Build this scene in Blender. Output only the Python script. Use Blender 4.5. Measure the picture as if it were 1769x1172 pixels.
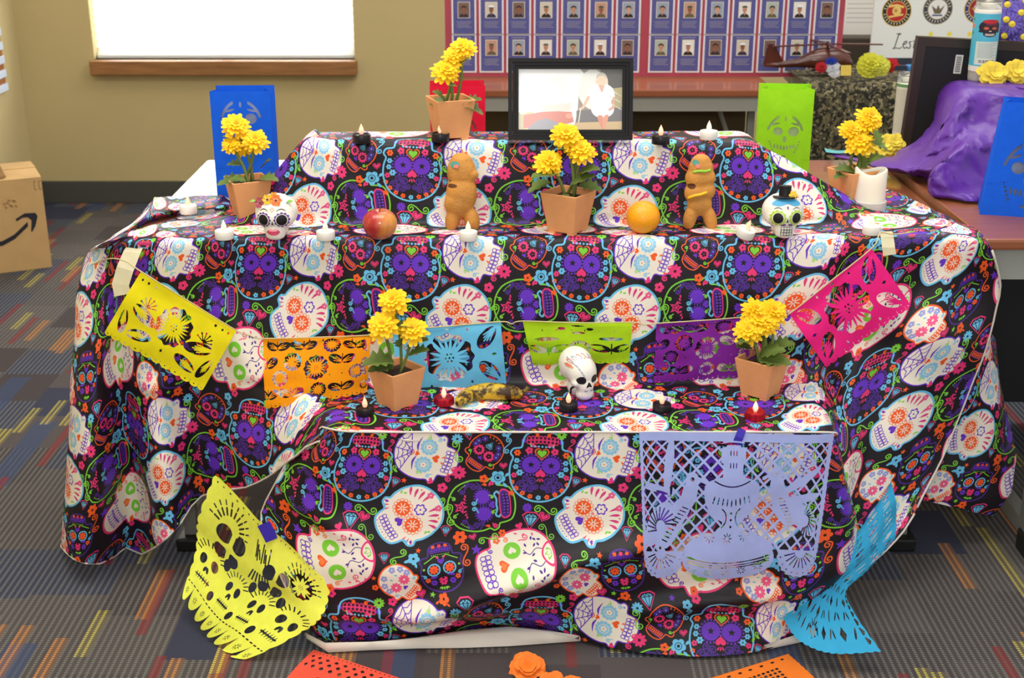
import bpy, bmesh, math, random
import numpy as np
from math import pi, sin, cos, hypot, atan2, radians
from mathutils import Vector, Matrix, noise
from mathutils.bvhtree import BVHTree
for o in list(bpy.data.objects): bpy.data.objects.remove(o)
random.seed(7); rng=np.random.RandomState(7)
SC_=bpy.context.scene; COL=SC_.collection
# ---------------------------------------------------------------- camera
CH=1.47; PITCH=radians(20.0); FPX=2300.0
cam_d=bpy.data.cameras.new('camera'); cam=bpy.data.objects.new('camera',cam_d); COL.objects.link(cam)
cam.location=(0,0,CH); cam.rotation_euler=(pi/2-PITCH,0,0); cam_d.sensor_width=36; cam_d.lens=36*FPX/1769
cam_d.clip_start=.05; cam_d.dof.use_dof=True; cam_d.dof.focus_distance=2.62; cam_d.dof.aperture_fstop=7.5
SC_.camera=cam
# ---------------------------------------------------------------- world, lights, exposure
def lin(c): 
    v=np.array(c[:3],float)/255.; return tuple(np.where(v<=.04045,v/12.92,((v+.055)/1.055)**2.4))+(1,)
W=bpy.data.worlds.new('world'); SC_.world=W; W.use_nodes=True
bg=W.node_tree.nodes['Background']; bg.inputs[0].default_value=(1,.985,.96,1); bg.inputs[1].default_value=.7
def area(name,loc,rot,sx,sy,power,colr=(1,1,1)):
    l=bpy.data.lights.new(name,'AREA'); l.shape='RECTANGLE'; l.size=sx; l.size_y=sy; l.energy=power; l.color=colr
    o=bpy.data.objects.new(name,l); o.location=loc; o.rotation_euler=rot; COL.objects.link(o); return o
area('ceiling_light',(-.5,2.0,3.0),(0,0,0),2.6,1.2,50,(1,.96,.88))
area('ceiling_light',(.9,4.3,3.0),(0,0,0),2.6,1.2,40,(1,.96,.88))
area('window_daylight',(-1.3,6.35,1.25),(radians(100),0,pi),1.5,1.3,40,(.95,.98,1))
area('camera_flash',(.0,-.1,1.75),(radians(68),0,0),.35,.25,13,(1,.98,.95))
SC_.view_settings.view_transform='Standard'; SC_.view_settings.look='None'; SC_.view_settings.gamma=1; SC_.view_settings.use_curve_mapping=False
SC_.view_settings.exposure=.2
# ---------------------------------------------------------------- pixel-ray helpers: where a line of sight meets a height or a depth
_c,_s=cos(PITCH),sin(PITCH)
def ray(px,py):
    x=(px-884.5)/FPX; y=(586-py)/FPX; return Vector((x,_c+y*_s,-_s+y*_c))
def on(px,py,z=0.): r=ray(px,py); return r*((z-CH)/r.z)+Vector((0,0,CH))
def at(px,py,Y): r=ray(px,py); return r*(Y/r.y)+Vector((0,0,CH))
ZM=.745; YM=on(884,414,ZM).y; YB=on(884,390,ZM).y; ZT=at(884,247,YB).z; YT=on(884,226,ZT).y; ZL=at(884,662,YM).z; YL=on(884,746,ZL).y
# ---------------------------------------------------------------- object helpers
def tag(o,label=None,cat=None,group=None,kind=None):
    if label: o['label']=label
    if cat: o['category']=cat
    if group: o['group']=group
    if kind: o['kind']=kind
    return o
def empty(name,loc=(0,0,0),rz=0,label=None,cat=None,group=None,rot=None):
    o=bpy.data.objects.new(name,None); o.location=loc; o.rotation_euler=rot or (0,0,rz); o.empty_display_size=.05; COL.objects.link(o); return tag(o,label,cat,group)
def mk(name,vs,fs,mats,parent=None,smooth=False,uv=None,mi=None,loc=None,rot=None):
    me=bpy.data.meshes.new(name); me.from_pydata([tuple(v) for v in vs],[],[tuple(f) for f in fs]); 
    for m in (mats if isinstance(mats,(list,tuple)) else [mats]): me.materials.append(m)
    if mi is not None: me.polygons.foreach_set('material_index',mi)
    if smooth: me.polygons.foreach_set('use_smooth',[True]*len(me.polygons))
    if uv is not None:
        l=me.uv_layers.new(name='UVMap'); U=np.array(uv,float); idx=np.empty(len(me.loops),np.int32); me.loops.foreach_get('vertex_index',idx); l.data.foreach_set('uv',U[idx].ravel())
    me.update(); o=bpy.data.objects.new(name,me); COL.objects.link(o)
    if parent: o.parent=parent
    if loc is not None: o.location=loc
    if rot is not None: o.rotation_euler=rot
    return o
class MB:
    """collects shapes for ONE mesh"""
    def __init__(s): s.v=[]; s.f=[]; s.m=[]
    def add(s,v,f,m=0):
        b=len(s.v); s.v+= [tuple(p) for p in v]; s.f+=[tuple(i+b for i in q) for q in f]; s.m+=[m]*len(f); return s
    def box(s,x0,x1,y0,y1,z0,z1,m=0,M=None,bev=0):
        if bev:
            b=min(bev,(x1-x0)/2.1,(y1-y0)/2.1,(z1-z0)/2.1); bm=bmesh.new(); bmesh.ops.create_cube(bm,size=1)
            for v in bm.verts: v.co=Vector((x0+(v.co.x+.5)*(x1-x0),y0+(v.co.y+.5)*(y1-y0),z0+(v.co.z+.5)*(z1-z0)))
            bmesh.ops.bevel(bm,geom=bm.edges[:],offset=b,segments=2,profile=.6,affect='EDGES'); bm.verts.index_update()
            v=[x.co.copy() for x in bm.verts]; f=[[q.index for q in p.verts] for p in bm.faces]; bm.free()
        else:
            v=[Vector((x,y,z)) for x in (x0,x1) for y in (y0,y1) for z in (z0,z1)]; f=[(0,1,3,2),(4,6,7,5),(0,4,5,1),(2,3,7,6),(0,2,6,4),(1,5,7,3)]
        if M is not None: v=[M@p for p in v]
        return s.add(v,f,m)
    def lathe(s,prof,n=24,m=0,M=None,cap=True):
        v=[];f=[]
        for r,z in prof: v+=[Vector((r*cos(2*pi*k/n),r*sin(2*pi*k/n),z)) for k in range(n)]
        for i in range(len(prof)-1):
            for k in range(n): f.append((i*n+k,i*n+(k+1)%n,(i+1)*n+(k+1)%n,(i+1)*n+k))
        if cap: f.append(tuple(range(n-1,-1,-1))); f.append(tuple(range((len(prof)-1)*n,len(prof)*n)))
        if M is not None: v=[M@p for p in v]
        return s.add(v,f,m)
    def tube(s,pts,r,n=8,m=0,cap=True):
        P=[Vector(p) for p in pts]; R=r if isinstance(r,(list,tuple)) else [r]*len(P); v=[];f=[]
        t=(P[1]-P[0]).normalized(); a=t.orthogonal().normalized()
        for i,p in enumerate(P):
            t=(P[min(i+1,len(P)-1)]-P[max(i-1,0)]).normalized(); a=(a-t*a.dot(t)).normalized(); b=t.cross(a)
            v+=[p+(a*cos(2*pi*k/n)+b*sin(2*pi*k/n))*R[i] for k in range(n)]
        for i in range(len(P)-1):
            for k in range(n): f.append((i*n+k,i*n+(k+1)%n,(i+1)*n+(k+1)%n,(i+1)*n+k))
        if cap: f.append(tuple(range(n-1,-1,-1))); f.append(tuple(range((len(P)-1)*n,len(P)*n)))
        return s.add(v,f,m)
    def prism(s,pts,y0,y1,m=0,M=None):
        n=len(pts); v=[Vector((x,y0,z)) for x,z in pts]+[Vector((x,y1,z)) for x,z in pts]
        f=[tuple(range(n)),tuple(range(2*n-1,n-1,-1))]+[(k,k+n,(k+1)%n+n,(k+1)%n) for k in range(n)]
        if M is not None: v=[M@p for p in v]
        return s.add(v,f,m)
    def build(s,name,mats,parent=None,smooth=False,**k):
        o=mk(name,s.v,s.f,mats,parent,smooth,mi=s.m,**k)
        bm=bmesh.new(); bm.from_mesh(o.data); bmesh.ops.recalc_face_normals(bm,faces=bm.faces); bm.to_mesh(o.data); bm.free()
        if smooth=='auto':
            try: o.data.set_sharp_from_angle(angle=radians(40))
            except Exception: pass
        return o
def copy_tree(o,parent=None):
    c=o.copy(); COL.objects.link(c); c.parent=parent
    for ch in list(o.children): copy_tree(ch,c)
    return c
# ---------------------------------------------------------------- materials
def mat(name,colr,rough=.6,metal=0,spec=.4,emis=None,es=0,var=0,vs=30,bump=0,bs=200,trans=0,alpha=1,sheen=0,sss=0,coat=0,stretch=None):
    m=bpy.data.materials.new(name); m.use_nodes=True; N=m.node_tree.nodes; L=m.node_tree.links; b=N['Principled BSDF']; I=b.inputs
    c=lin(colr); I['Base Color'].default_value=c; I['Roughness'].default_value=rough; I['Metallic'].default_value=metal; I['Specular IOR Level'].default_value=spec
    if emis: I['Emission Color'].default_value=lin(emis); I['Emission Strength'].default_value=es
    if trans: I['Transmission Weight'].default_value=trans
    if sheen: I['Sheen Weight'].default_value=sheen
    if coat: I['Coat Weight'].default_value=coat; I['Coat Roughness'].default_value=.12
    if sss: I['Subsurface Weight'].default_value=sss; I['Subsurface Scale'].default_value=.02
    if var or bump:
        tc=N.new('ShaderNodeTexCoord'); mp=N.new('ShaderNodeMapping'); L.new(tc.outputs['Object'],mp.inputs[0])
        if stretch: mp.inputs['Scale'].default_value=stretch
    if var:
        nz=N.new('ShaderNodeTexNoise'); nz.inputs['Scale'].default_value=vs; nz.inputs['Detail'].default_value=4; L.new(mp.outputs[0],nz.inputs[0])
        r=N.new('ShaderNodeValToRGB'); r.color_ramp.elements[0].position=.3; r.color_ramp.elements[1].position=.7
        r.color_ramp.elements[0].color=tuple(x*(1-var) for x in c[:3])+(1,); r.color_ramp.elements[1].color=tuple(min(1,x*(1+var)) for x in c[:3])+(1,)
        L.new(nz.outputs['Fac'],r.inputs[0]); L.new(r.outputs[0],I['Base Color'])
    if bump:
        nb=N.new('ShaderNodeTexNoise'); nb.inputs['Scale'].default_value=bs; nb.inputs['Detail'].default_value=3; L.new(mp.outputs[0],nb.inputs[0])
        bp=N.new('ShaderNodeBump'); bp.inputs['Strength'].default_value=bump; bp.inputs['Distance'].default_value=.003; L.new(nb.outputs['Fac'],bp.inputs['Height']); L.new(bp.outputs[0],I['Normal'])
    return m
def image(name,a):
    """an in-memory picture painted by this script (rows from the top)"""
    h,w=a.shape[:2]; im=bpy.data.images.new(name,w,h); px=np.ones((h,w,4),np.float32); px[...,:3]=np.clip(a[::-1],0,1); im.pixels.foreach_set(px.ravel()); im.update(); im.pack(); return im
def print_mat(name,a,rough=.6,spec=.35,coat=0,weave=0,back=None,repeat=True):
    m=mat(name,(200,200,200),rough,spec=spec,coat=coat); N=m.node_tree.nodes; L=m.node_tree.links; b=N['Principled BSDF']
    t=N.new('ShaderNodeTexImage'); t.image=image(name,a); t.extension='REPEAT' if repeat else 'EXTEND'; L.new(t.outputs[0],b.inputs['Base Color'])
    if weave:
        uv=N.new('ShaderNodeTexCoord'); w=N.new('ShaderNodeTexNoise'); w.inputs['Scale'].default_value=weave; L.new(uv.outputs['UV'],w.inputs[0])
        bp=N.new('ShaderNodeBump'); bp.inputs['Strength'].default_value=.12; bp.inputs['Distance'].default_value=.002; L.new(w.outputs['Fac'],bp.inputs['Height']); L.new(bp.outputs[0],b.inputs['Normal'])
    if back:
        g=N.new('ShaderNodeNewGeometry'); mx=N.new('ShaderNodeMixRGB'); mx.inputs[2].default_value=lin(back); L.new(g.outputs['Backfacing'],mx.inputs[0]); L.new(t.outputs[0],mx.inputs[1]); L.new(mx.outputs[0],b.inputs['Base Color'])
    return m
def paper_mat(name,colr,tr=.25):
    m=mat(name,colr,.75,spec=.2,var=.05,vs=60); N=m.node_tree.nodes; L=m.node_tree.links; b=N['Principled BSDF']
    t=N.new('ShaderNodeBsdfTranslucent'); t.inputs[0].default_value=lin(colr); x=N.new('ShaderNodeMixShader'); x.inputs[0].default_value=tr
    L.new(b.outputs[0],x.inputs[1]); L.new(t.outputs[0],x.inputs[2]); L.new(x.outputs[0],N['Material Output'].inputs[0]); return m
def blob(name,parts,m,parent=None,vox=.003,smooth=4,fn=None):
    """union of ellipsoids (centre, radii, euler) fused into one smooth skin"""
    bm=bmesh.new()
    for c,r,e in parts:
        M=Matrix.Translation(c)@(Matrix.Rotation(e[2],4,'Z')@Matrix.Rotation(e[1],4,'Y')@Matrix.Rotation(e[0],4,'X'))@Matrix.Diagonal((r[0],r[1],r[2],1)); bmesh.ops.create_icosphere(bm,subdivisions=3,radius=1,matrix=M)
    me=bpy.data.meshes.new(name); bm.to_mesh(me); bm.free(); o=bpy.data.objects.new(name,me); COL.objects.link(o)
    r=o.modifiers.new('r','REMESH'); r.mode='VOXEL'; r.voxel_size=vox; s=o.modifiers.new('s','SMOOTH'); s.iterations=smooth; s.factor=.6
    dg=bpy.context.evaluated_depsgraph_get(); me2=bpy.data.meshes.new_from_object(o.evaluated_get(dg)); o.modifiers.clear(); o.data=me2; me2.name=name
    if fn:
        for v in me2.vertices: v.co=fn(v.co.copy())
    me2.materials.clear(); me2.materials.append(m); me2.polygons.foreach_set('use_smooth',[True]*len(me2.polygons))
    if parent: o.parent=parent
    return o
def decal(name,base,pts,m,parent,off=.0006,rings=3,mb=None,dirn=(0,1,0)):
    """a painted patch lying on the skin of base: pts are (x,z) seen from the front (-y)"""
    me=base.data; bv=getattr(decal,'c',{}).get(me.name)
    if bv is None:
        bv=BVHTree.FromPolygons([v.co for v in me.vertices],[p.vertices for p in me.polygons]); decal.c=dict(getattr(decal,'c',{}),**{me.name:bv})
    P=np.array(pts,float); c=P.mean(0); n=len(P); V=[]; F=[]
    def drop(x,z):
        h=bv.ray_cast(Vector((x,-1,z)),Vector((0,1,0))); 
        if h[0] is None: h=bv.find_nearest(Vector((x,-.02,z)))
        nn=h[1] if h[1].y<0 else -h[1]
        return h[0]+nn*off
    V.append(drop(*c))
    for k in range(1,rings+1):
        for p in P: q=c+(p-c)*k/rings; V.append(drop(*q))
    for i in range(n): F.append((0,1+i,1+(i+1)%n))
    for k in range(rings-1):
        for i in range(n): a=1+k*n; F.append((a+i,a+n+i,a+n+(i+1)%n,a+(i+1)%n))
    if mb is not None: mb.add(V,F); return
    return mk(name,V,F,m,parent,True)
def circ(x,z,r,n=20,rz=None,ph=0): return [(x+r*cos(2*pi*k/n+ph),z+(rz or r)*sin(2*pi*k/n+ph)) for k in range(n)]
def strokep(pts,w):
    """outline of a thin stroke through pts, tapered to both ends"""
    P=np.array(pts,float); n=len(P); L=[];R=[]
    for i in range(n):
        t=P[min(i+1,n-1)]-P[max(i-1,0)]; t/=np.linalg.norm(t)+1e-9; nn=np.array([-t[1],t[0]]); ww=w/2*(.45+.55*sin(pi*i/(n-1))); L.append(P[i]+nn*ww); R.append(P[i]-nn*ww)
    return L,R
def stroke_decal(base,pts,w,mb,off=.0008):
    L,R=strokep(pts,w); me=base.data; decal('',base,[(0,0),(0.001,0),(0,.001)],None,None,mb=MB()) if me.name not in getattr(decal,'c',{}) else None
    bv=decal.c[me.name]; V=[];F=[]
    for a,b in zip(L,R):
        for q in (a,b):
            h=bv.ray_cast(Vector((q[0],-1,q[1])),Vector((0,1,0)))
            if h[0] is None: h=bv.find_nearest(Vector((q[0],-.02,q[1])))
            nn=h[1] if h[1].y<0 else -h[1]; V.append(h[0]+nn*off)
    for i in range(len(L)-1): F.append((2*i,2*i+1,2*i+3,2*i+2))
    mb.add(V,F)
# ---------------------------------------------------------------- drawing of the printed cloth (a repeat tile painted by code)
BLK=(24,18,26); CRM=(238,230,214); PUR=(104,48,196); LBL=(104,190,232); PNK=(232,52,118); ORG=(244,92,34); GRN=(124,206,58); DPU=(76,40,140); DPK=(190,34,110)
def crom(pts, n=6, closed=True):
    P=np.array(pts,float); m=len(P); out=[]
    for i in range(m if closed else m-1):
        if closed: a,b,c,d=P[(i-1)%m],P[i],P[(i+1)%m],P[(i+2)%m]
        else: a,b,c,d=P[max(i-1,0)],P[i],P[i+1],P[min(i+2,m-1)]
        for k in range(n):
            t=k/n; out.append(.5*((2*b)+(-a+c)*t+(2*a-5*b+4*c-d)*t*t+(-a+3*b-3*c+d)*t**3))
    if not closed: out.append(P[-1])
    return np.array(out)
def seg_d(X,Y,pts,closed):
    d=np.full(X.shape,1e9); n=len(pts)
    for i in range(n if closed else n-1):
        ax,ay=pts[i]; bx,by=pts[(i+1)%n]; ex,ey=bx-ax,by-ay; L=ex*ex+ey*ey+1e-12
        t=np.clip(((X-ax)*ex+(Y-ay)*ey)/L,0,1); np.minimum(d,(X-ax-t*ex)**2+(Y-ay-t*ey)**2,out=d)
    return np.sqrt(d)
def poly_sd(X,Y,pts):
    d=seg_d(X,Y,pts,True); ins=np.zeros(X.shape,bool); n=len(pts)
    for i in range(n):
        ax,ay=pts[i]; bx,by=pts[(i+1)%n]
        if ay==by: continue
        c=((ay>Y)!=(by>Y))&(X<(bx-ax)*(Y-ay)/(by-ay)+ax); ins^=c
    return np.where(ins,-d,d)
class Canvas:
    def __init__(s,w,h,bg,wrap=True):
        s.w,s.h,s.wrap=w,h,wrap; s.a=np.zeros((h,w,3),np.float32); s.a[:]=np.array(bg)/255.; s.T=(0,0,1,0)
    def at(s,x,y,sc=1,deg=0): s.T=(x,y,sc,deg*pi/180); return s
    def tp(s,p):
        x,y,k,a=s.T; p=np.array(p,float).reshape(-1,2)*k
        return np.stack([x+p[:,0]*cos(a)-p[:,1]*sin(a), y+p[:,0]*sin(a)+p[:,1]*cos(a)],1)
    def _go(s,P,pad,fn,col):
        x0,y0=np.floor(P.min(0)-pad-1).astype(int); x1,y1=np.ceil(P.max(0)+pad+2).astype(int)
        if not s.wrap: x0,y0,x1,y1=max(x0,0),max(y0,0),min(x1,s.w),min(y1,s.h)
        if x1<=x0 or y1<=y0: return
        xs,ys=np.arange(x0,x1),np.arange(y0,y1); X,Y=np.meshgrid(xs+.5,ys+.5); al=np.clip(.5-fn(X,Y),0,1)[...,None]
        ix=np.ix_(ys%s.h,xs%s.w); s.a[ix]=s.a[ix]*(1-al)+np.array(col,np.float32)/255*al
    def disc(s,x,y,r,col,ring=0):
        P=s.tp([(x,y)]); R=r*s.T[2]; w=ring*s.T[2]/2; cx,cy=P[0]
        f=(lambda X,Y:np.abs(np.hypot(X-cx,Y-cy)-R)-w) if ring else (lambda X,Y:np.hypot(X-cx,Y-cy)-R)
        s._go(P,R+w+1,f,col)
    def poly(s,pts,col): P=s.tp(pts); s._go(P,1,lambda X,Y:poly_sd(X,Y,P),col)
    def line(s,pts,w,col,closed=False):
        P=s.tp(pts); h=w*s.T[2]/2; s._go(P,h+1,lambda X,Y:seg_d(X,Y,P,closed)-h,col)
    def ell(s,x,y,a,b,deg,col,ring=0):
        t=np.linspace(0,2*pi,14,endpoint=False); c,q=cos(deg*pi/180),sin(deg*pi/180)
        p=np.stack([x+a*np.cos(t)*c-b*np.sin(t)*q, y+a*np.cos(t)*q+b*np.sin(t)*c],1)
        s.line(p,ring,col,True) if ring else s.poly(p,col)
def heart(x,y,r,deg=0):
    t=np.linspace(0,2*pi,22,endpoint=False); hx=16*np.sin(t)**3/16; hy=-(13*np.cos(t)-5*np.cos(2*t)-2*np.cos(3*t)-np.cos(4*t))/16
    a=deg*pi/180; return np.stack([x+r*(hx*cos(a)-hy*sin(a)),y+r*(hx*sin(a)+hy*cos(a))],1)
def star(x,y,r,deg=0,n=5,q=.45):
    return [(x+(r if k%2==0 else r*q)*sin(pi*k/n+deg*pi/180),y-(r if k%2==0 else r*q)*cos(pi*k/n+deg*pi/180)) for k in range(2*n)]
def flower(c,x,y,r,n,col,mid=None,deg=0,out=None):
    for pas in ((1.18,out),(1,col)):
        if pas[1] is None: continue
        for k in range(n):
            a=2*pi*k/n+deg*pi/180; c.ell(x+.58*r*cos(a),y+.58*r*sin(a),.42*r*pas[0],min(.42,2.1/n)*r*pas[0],a*180/pi,pas[1])
        c.disc(x,y,.35*r,pas[1])
    if mid: c.disc(x,y,.2*r,mid)
def curl(x,y,r,deg,sgn=1,turns=1.3,tail=1.6):
    """a scroll: spiral with a tail"""
    a0=deg*pi/180; P=[]
    for k in range(15):
        t=k/14; a=a0+sgn*turns*2*pi*(1-t); rr=r*(.25+.75*t); P.append((x+rr*cos(a),y+rr*sin(a)))
    ex,ey=P[-1]; d=a0-sgn*pi/2*1; P+= [(ex+tail*r*.5*cos(d)+.1*r*cos(a0),ey+tail*r*.5*sin(d)+.1*r*sin(a0)),(ex+tail*r*cos(d)+.55*r*cos(a0),ey+tail*r*sin(d)+.55*r*sin(a0))]
    return P
def scroll(c,x,y,L,deg,col,w=6):
    """S-scroll with a curl at both ends"""
    a=deg*pi/180; T=c.T; c.at(x,y,1,deg); r=L*.17
    P=[]
    for k in range(12):
        t=k/11; q=pi*.5+1.25*2*pi*(1-t); rr=r*(.25+.75*t); P.append((-L/2+r+rr*cos(q),0-rr*sin(q)+r*.0))
    Q=[(-px,-py) for px,py in P][::-1]; mid=[(-L*.12,-r*.55),(L*.12,r*.55)]
    P2=[(p[0],p[1]) for p in P]; c.line(crom(P2+mid+Q,2,False),w,col); c.T=T
def tear(c,x,y,L,w,deg,col):
    a=deg*pi/180; p=[(0,0),(L*.35,-w*.5),(L*.75,-w*.55),(L,0),(L*.75,w*.45),(L*.35,w*.2)]
    c.poly(crom([(x+u*cos(a)-v*sin(a),y+u*sin(a)+v*cos(a)) for u,v in p],3),col)
def leaf(c,x,y,L,deg,col): 
    a=deg*pi/180; p=[(0,0),(L*.5,-L*.25),(L,0),(L*.5,L*.25)]
    c.poly(crom([(x+u*cos(a)-v*sin(a),y+u*sin(a)+v*cos(a)) for u,v in p],3),col)
def gem(c,x,y,r,deg,rim=PNK):
    T=c.T; c.at(x,y,r,deg); o=[(-1.0,-.55),(-.5,-1.0),(.5,-1.0),(1.0,-.55),(0,1.15)]
    c.poly([(p[0]*1.15,p[1]*1.12) for p in o],rim); c.poly([(p[0]*.98,p[1]*.95) for p in o],BLK); i=[(p[0]*.78,p[1]*.78) for p in o]; c.poly(i,LBL)
    for q in ([i[0],(-.3,-.4),(.3,-.4),i[3]],[(-.3,-.4),i[4]],[(.3,-.4),i[4]],[i[1],(-.3,-.4)],[i[2],(.3,-.4)],[(0,-.78),(-.3,-.4)],[(0,-.78),(.3,-.4)]): c.line(q,.08,BLK)
    c.T=T
HALF=[(0,-1.2),(.45,-1.1),(.82,-.82),(1,-.35),(1,.05),(.93,.3),(1.02,.45),(.93,.62),(.68,.68),(.64,.9),(.55,1.13),(.3,1.26),(0,1.3)]
def outline(k=1.0,jaw=1.0):
    h=[(x*(jaw if y>.65 else 1),y) for x,y in HALF]; return crom([(x*k,y*k) for x,y in h]+[(-x*k,y*k) for x,y in h[-2:0:-1]],3)
def teeth(c,col,y=.93,w=.5,h=.17,n=6,lw=.035,fill=None,bow=.08):
    for r in (-1,1):
        for k in range(n):
            x=-w+(k+.5)*2*w/n; yy=y+r*h*.5-bow*(1-(x/w)**2)*-1*.5
            if fill: c.ell(x,yy,w/n*.85,h*.45,0,fill)
            c.ell(x,yy,w/n*.95,h*.52,0,col,lw)
    c.line([(-w,y),(0,y+bow*.5),(w,y)],lw,col)
def eye_ring(c,x,y,r,col,n=16):
    for k in range(n): a=2*pi*k/n; c.disc(x+r*cos(a),y+r*sin(a),r*.1,col)
def skull(c,kind,x,y,s,deg,jaw=1.0):
    c.at(x,y,s,deg); rim={'A':LBL,'B':PUR,'C':ORG,'D':GRN,'E':LBL,'F':PNK,'G':ORG,'H':DPU}[kind]; O=outline(1,jaw)
    white=kind in 'BEFG'; c.poly(O,CRM if white else BLK)
    lw={'A':.06,'B':.05,'C':.07,'D':.06,'E':.075,'F':.06,'G':.09,'H':.07}[kind]
    if kind=='A':
        for sx in (-1,1):
            c.disc(sx*.33,.08,.3,PUR); eye_ring(c,sx*.33,.08,.36,PUR,20); c.poly(star(sx*.33,.08,.12,180),BLK)
            for (px,py,r,dg,sg) in ((.25,-.5,.14,0,1),(.48,-.42,.12,180,-1),(.6,-.62,.13,20,1),(.3,-.78,.11,90,1),(.12,-.68,.1,0,-1),(.5,-.85,.08,60,1)): c.line(crom(curl(sx*px,py,r,dg if sx>0 else 180-dg,sg*sx),2,False),.05,DPU)
            leaf(c,sx*.4,-.6,.25,-60 if sx>0 else -120,DPU); flower(c,sx*.8,.48,.12,6,ORG,BLK); flower(c,sx*.8,.2,.1,6,LBL,BLK); flower(c,sx*.82,-.02,.1,6,LBL,BLK); flower(c,sx*.68,-.22,.12,6,LBL,BLK)
            flower(c,sx*.86,-.32,.1,5,PNK,BLK); tear(c,sx*.15,.72,.3,.14,25 if sx>0 else 155,PNK); flower(c,sx*.42,.58,.13,5,PNK,BLK); leaf(c,sx*.38,.78,.14,60,GRN); c.disc(sx*.62,.92,.08,PUR)
        c.poly(heart(0,.5,.25,180),ORG); c.poly(heart(0,.5,.2,180),BLK); c.poly(heart(0,.5,.16,180),GRN); c.poly(heart(0,-.22,.17,0),PNK)
        for a in (-25,0,25): tear(c,sin(a*pi/180)*.1,-.38,.14,.05,-90+a,PNK)
        for k in range(9): a=pi*(.5+(k-4)*.09); flower(c,1.0*cos(a),-.2-.86*sin(a),.09,5,ORG if k not in(4,) else LBL,BLK)
        for k in range(7): c.disc(-.36+k*.12,.74,.035,LBL)
        teeth(c,PNK,.94,.52,.13,8,.03,(70,12,40)); 
        for sx in (-1,1): c.line(crom(curl(sx*.2,1.14,.06,90,sx),2,False),.04,ORG)
    elif kind=='B':
        for sx in (-1,1):
            x0=sx*.38
            for k in range(12): a=2*pi*k/12; c.disc(x0+.27*cos(a),.05+.27*sin(a),.07,(140,200,232))
            c.disc(x0,.05,.25,(140,200,232)); c.disc(x0,.05,.19,CRM,.025); flower(c,x0,.05,.13,5,CRM,ORG)
            c.poly(crom([(sx*.1,-.3),(sx*.35,-.42),(sx*.72,-.3),(sx*.4,-.34)],3),PUR)
            c.line(crom(curl(sx*.78,.35,.08,0,sx),2,False),.03,LBL); tear(c,sx*.08,.62,.16,.07,60 if sx>0 else 120,ORG); c.line(crom(curl(sx*.75,-.05,.07,40,sx),2,False),.025,GRN)
            c.disc(sx*.84,.5,.05,(150,150,225)); flower(c,sx*.5,1.08,.07,5,ORG)
        c.poly(heart(0,.42,.16,180),ORG); c.poly(heart(0,-.3,.1),ORG); c.line([(0,-.42),(-.12,-.5)],.04,ORG);c.line([(0,-.42),(.12,-.5)],.04,ORG)
        for a in (-64,-32,0,32,64): c.line([(0,-.5),(sin(a*pi/180)*1.0*.95,-.45-.72*cos(a*pi/180))],.035,PUR)
        for r in (.25,.45,.64): 
            P=[]; 
            for a0 in (-64,-32,0,32,64):
                P.append((sin(a0*pi/180)*r*1.25,-.48-r*.95*cos(a0*pi/180)))
            Q=[P[0]]
            for i in range(4): m=((P[i][0]+P[i+1][0])/2*.88,(P[i][1]+P[i+1][1])/2+.05); Q+=[m,P[i+1]]
            c.line(Q,.03,PUR)
        teeth(c,PUR,.88,.46,.16,6,.028)
    elif kind=='C':
        for sx in (-1,1):
            c.disc(sx*.36,.05,.3,PNK); eye_ring(c,sx*.36,.05,.33,PNK,12); flower(c,sx*.36,.05,.18,5,BLK,PNK); 
            for (px,py) in ((.72,-.4),(.5,-.72),(.75,-.15)): flower(c,sx*px,py,.2,6,DPU,LBL)
            c.line(crom(curl(sx*.75,.42,.1,0,sx),2,False),.05,GRN)
        gem(c,c.tp([(0,-.55)])[0][0],c.tp([(0,-.55)])[0][1],.2*s,deg+180,LBL); c.at(x,y,s,deg)
        for a in (-20,-7,7,20): c.line([(sin(a*pi/180)*.85,-.15-.85*cos(a*pi/180)),(sin(a*pi/180)*1.05,-.1-1.0*cos(a*pi/180))],.05,ORG)
        c.poly(heart(0,.42,.14,180),PUR); c.poly([(-.52,.72),(.52,.72),(.5,1.1),(-.5,1.1)],DPU); teeth(c,ORG,.88,.46,.14,7,.04,(90,30,60))
    elif kind=='D':
        for sx in (-1,1):
            c.disc(sx*.34,.12,.27,PUR); eye_ring(c,sx*.34,.12,.31,PUR,18)
            for (px,py,r,dg,sg) in ((.75,-.2,.12,0,1),(.8,-.45,.1,60,-1),(.6,-.62,.1,90,1),(.72,.0,.1,30,1)): c.line(crom(curl(sx*px,py,r,dg if sx>0 else 180-dg,sg*sx),2,False),.05,DPU)
            for k in range(3): tear(c,sx*(.14+.1*k),-.5+.0*k,.14,.07,(-60+25*k) if sx>0 else (-120-25*k),PNK)
            tear(c,sx*.82,.12,.2,.1,100,ORG); tear(c,sx*.72,.4,.16,.1,160 if sx<0 else 20,PNK); flower(c,sx*.85,.5,.1,5,PNK,BLK)
            c.line(crom(curl(sx*.12,-.22,.09,90,sx),2,False),.045,LBL); c.line(crom([(0,.6),(sx*.2,.62),(sx*.4,.55),(sx*.5,.66),(sx*.42,.72)],4,False),.07,LBL); c.line(crom(curl(sx*.3,.46,.06,0,sx),2,False),.04,GRN)
            c.line(crom(curl(sx*.35,-.95,.07,0,sx),2,False),.04,GRN)
            for k in range(5): a=pi*(.12+.03*k); c.disc(sx*.9*cos(a),-.2-.8*sin(a),.025,GRN)
        c.poly(star(0,-.72,.28,180),PNK); c.poly(star(0,-.72,.16,180),BLK); c.poly(star(0,-.72,.1,180),PNK)
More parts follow.
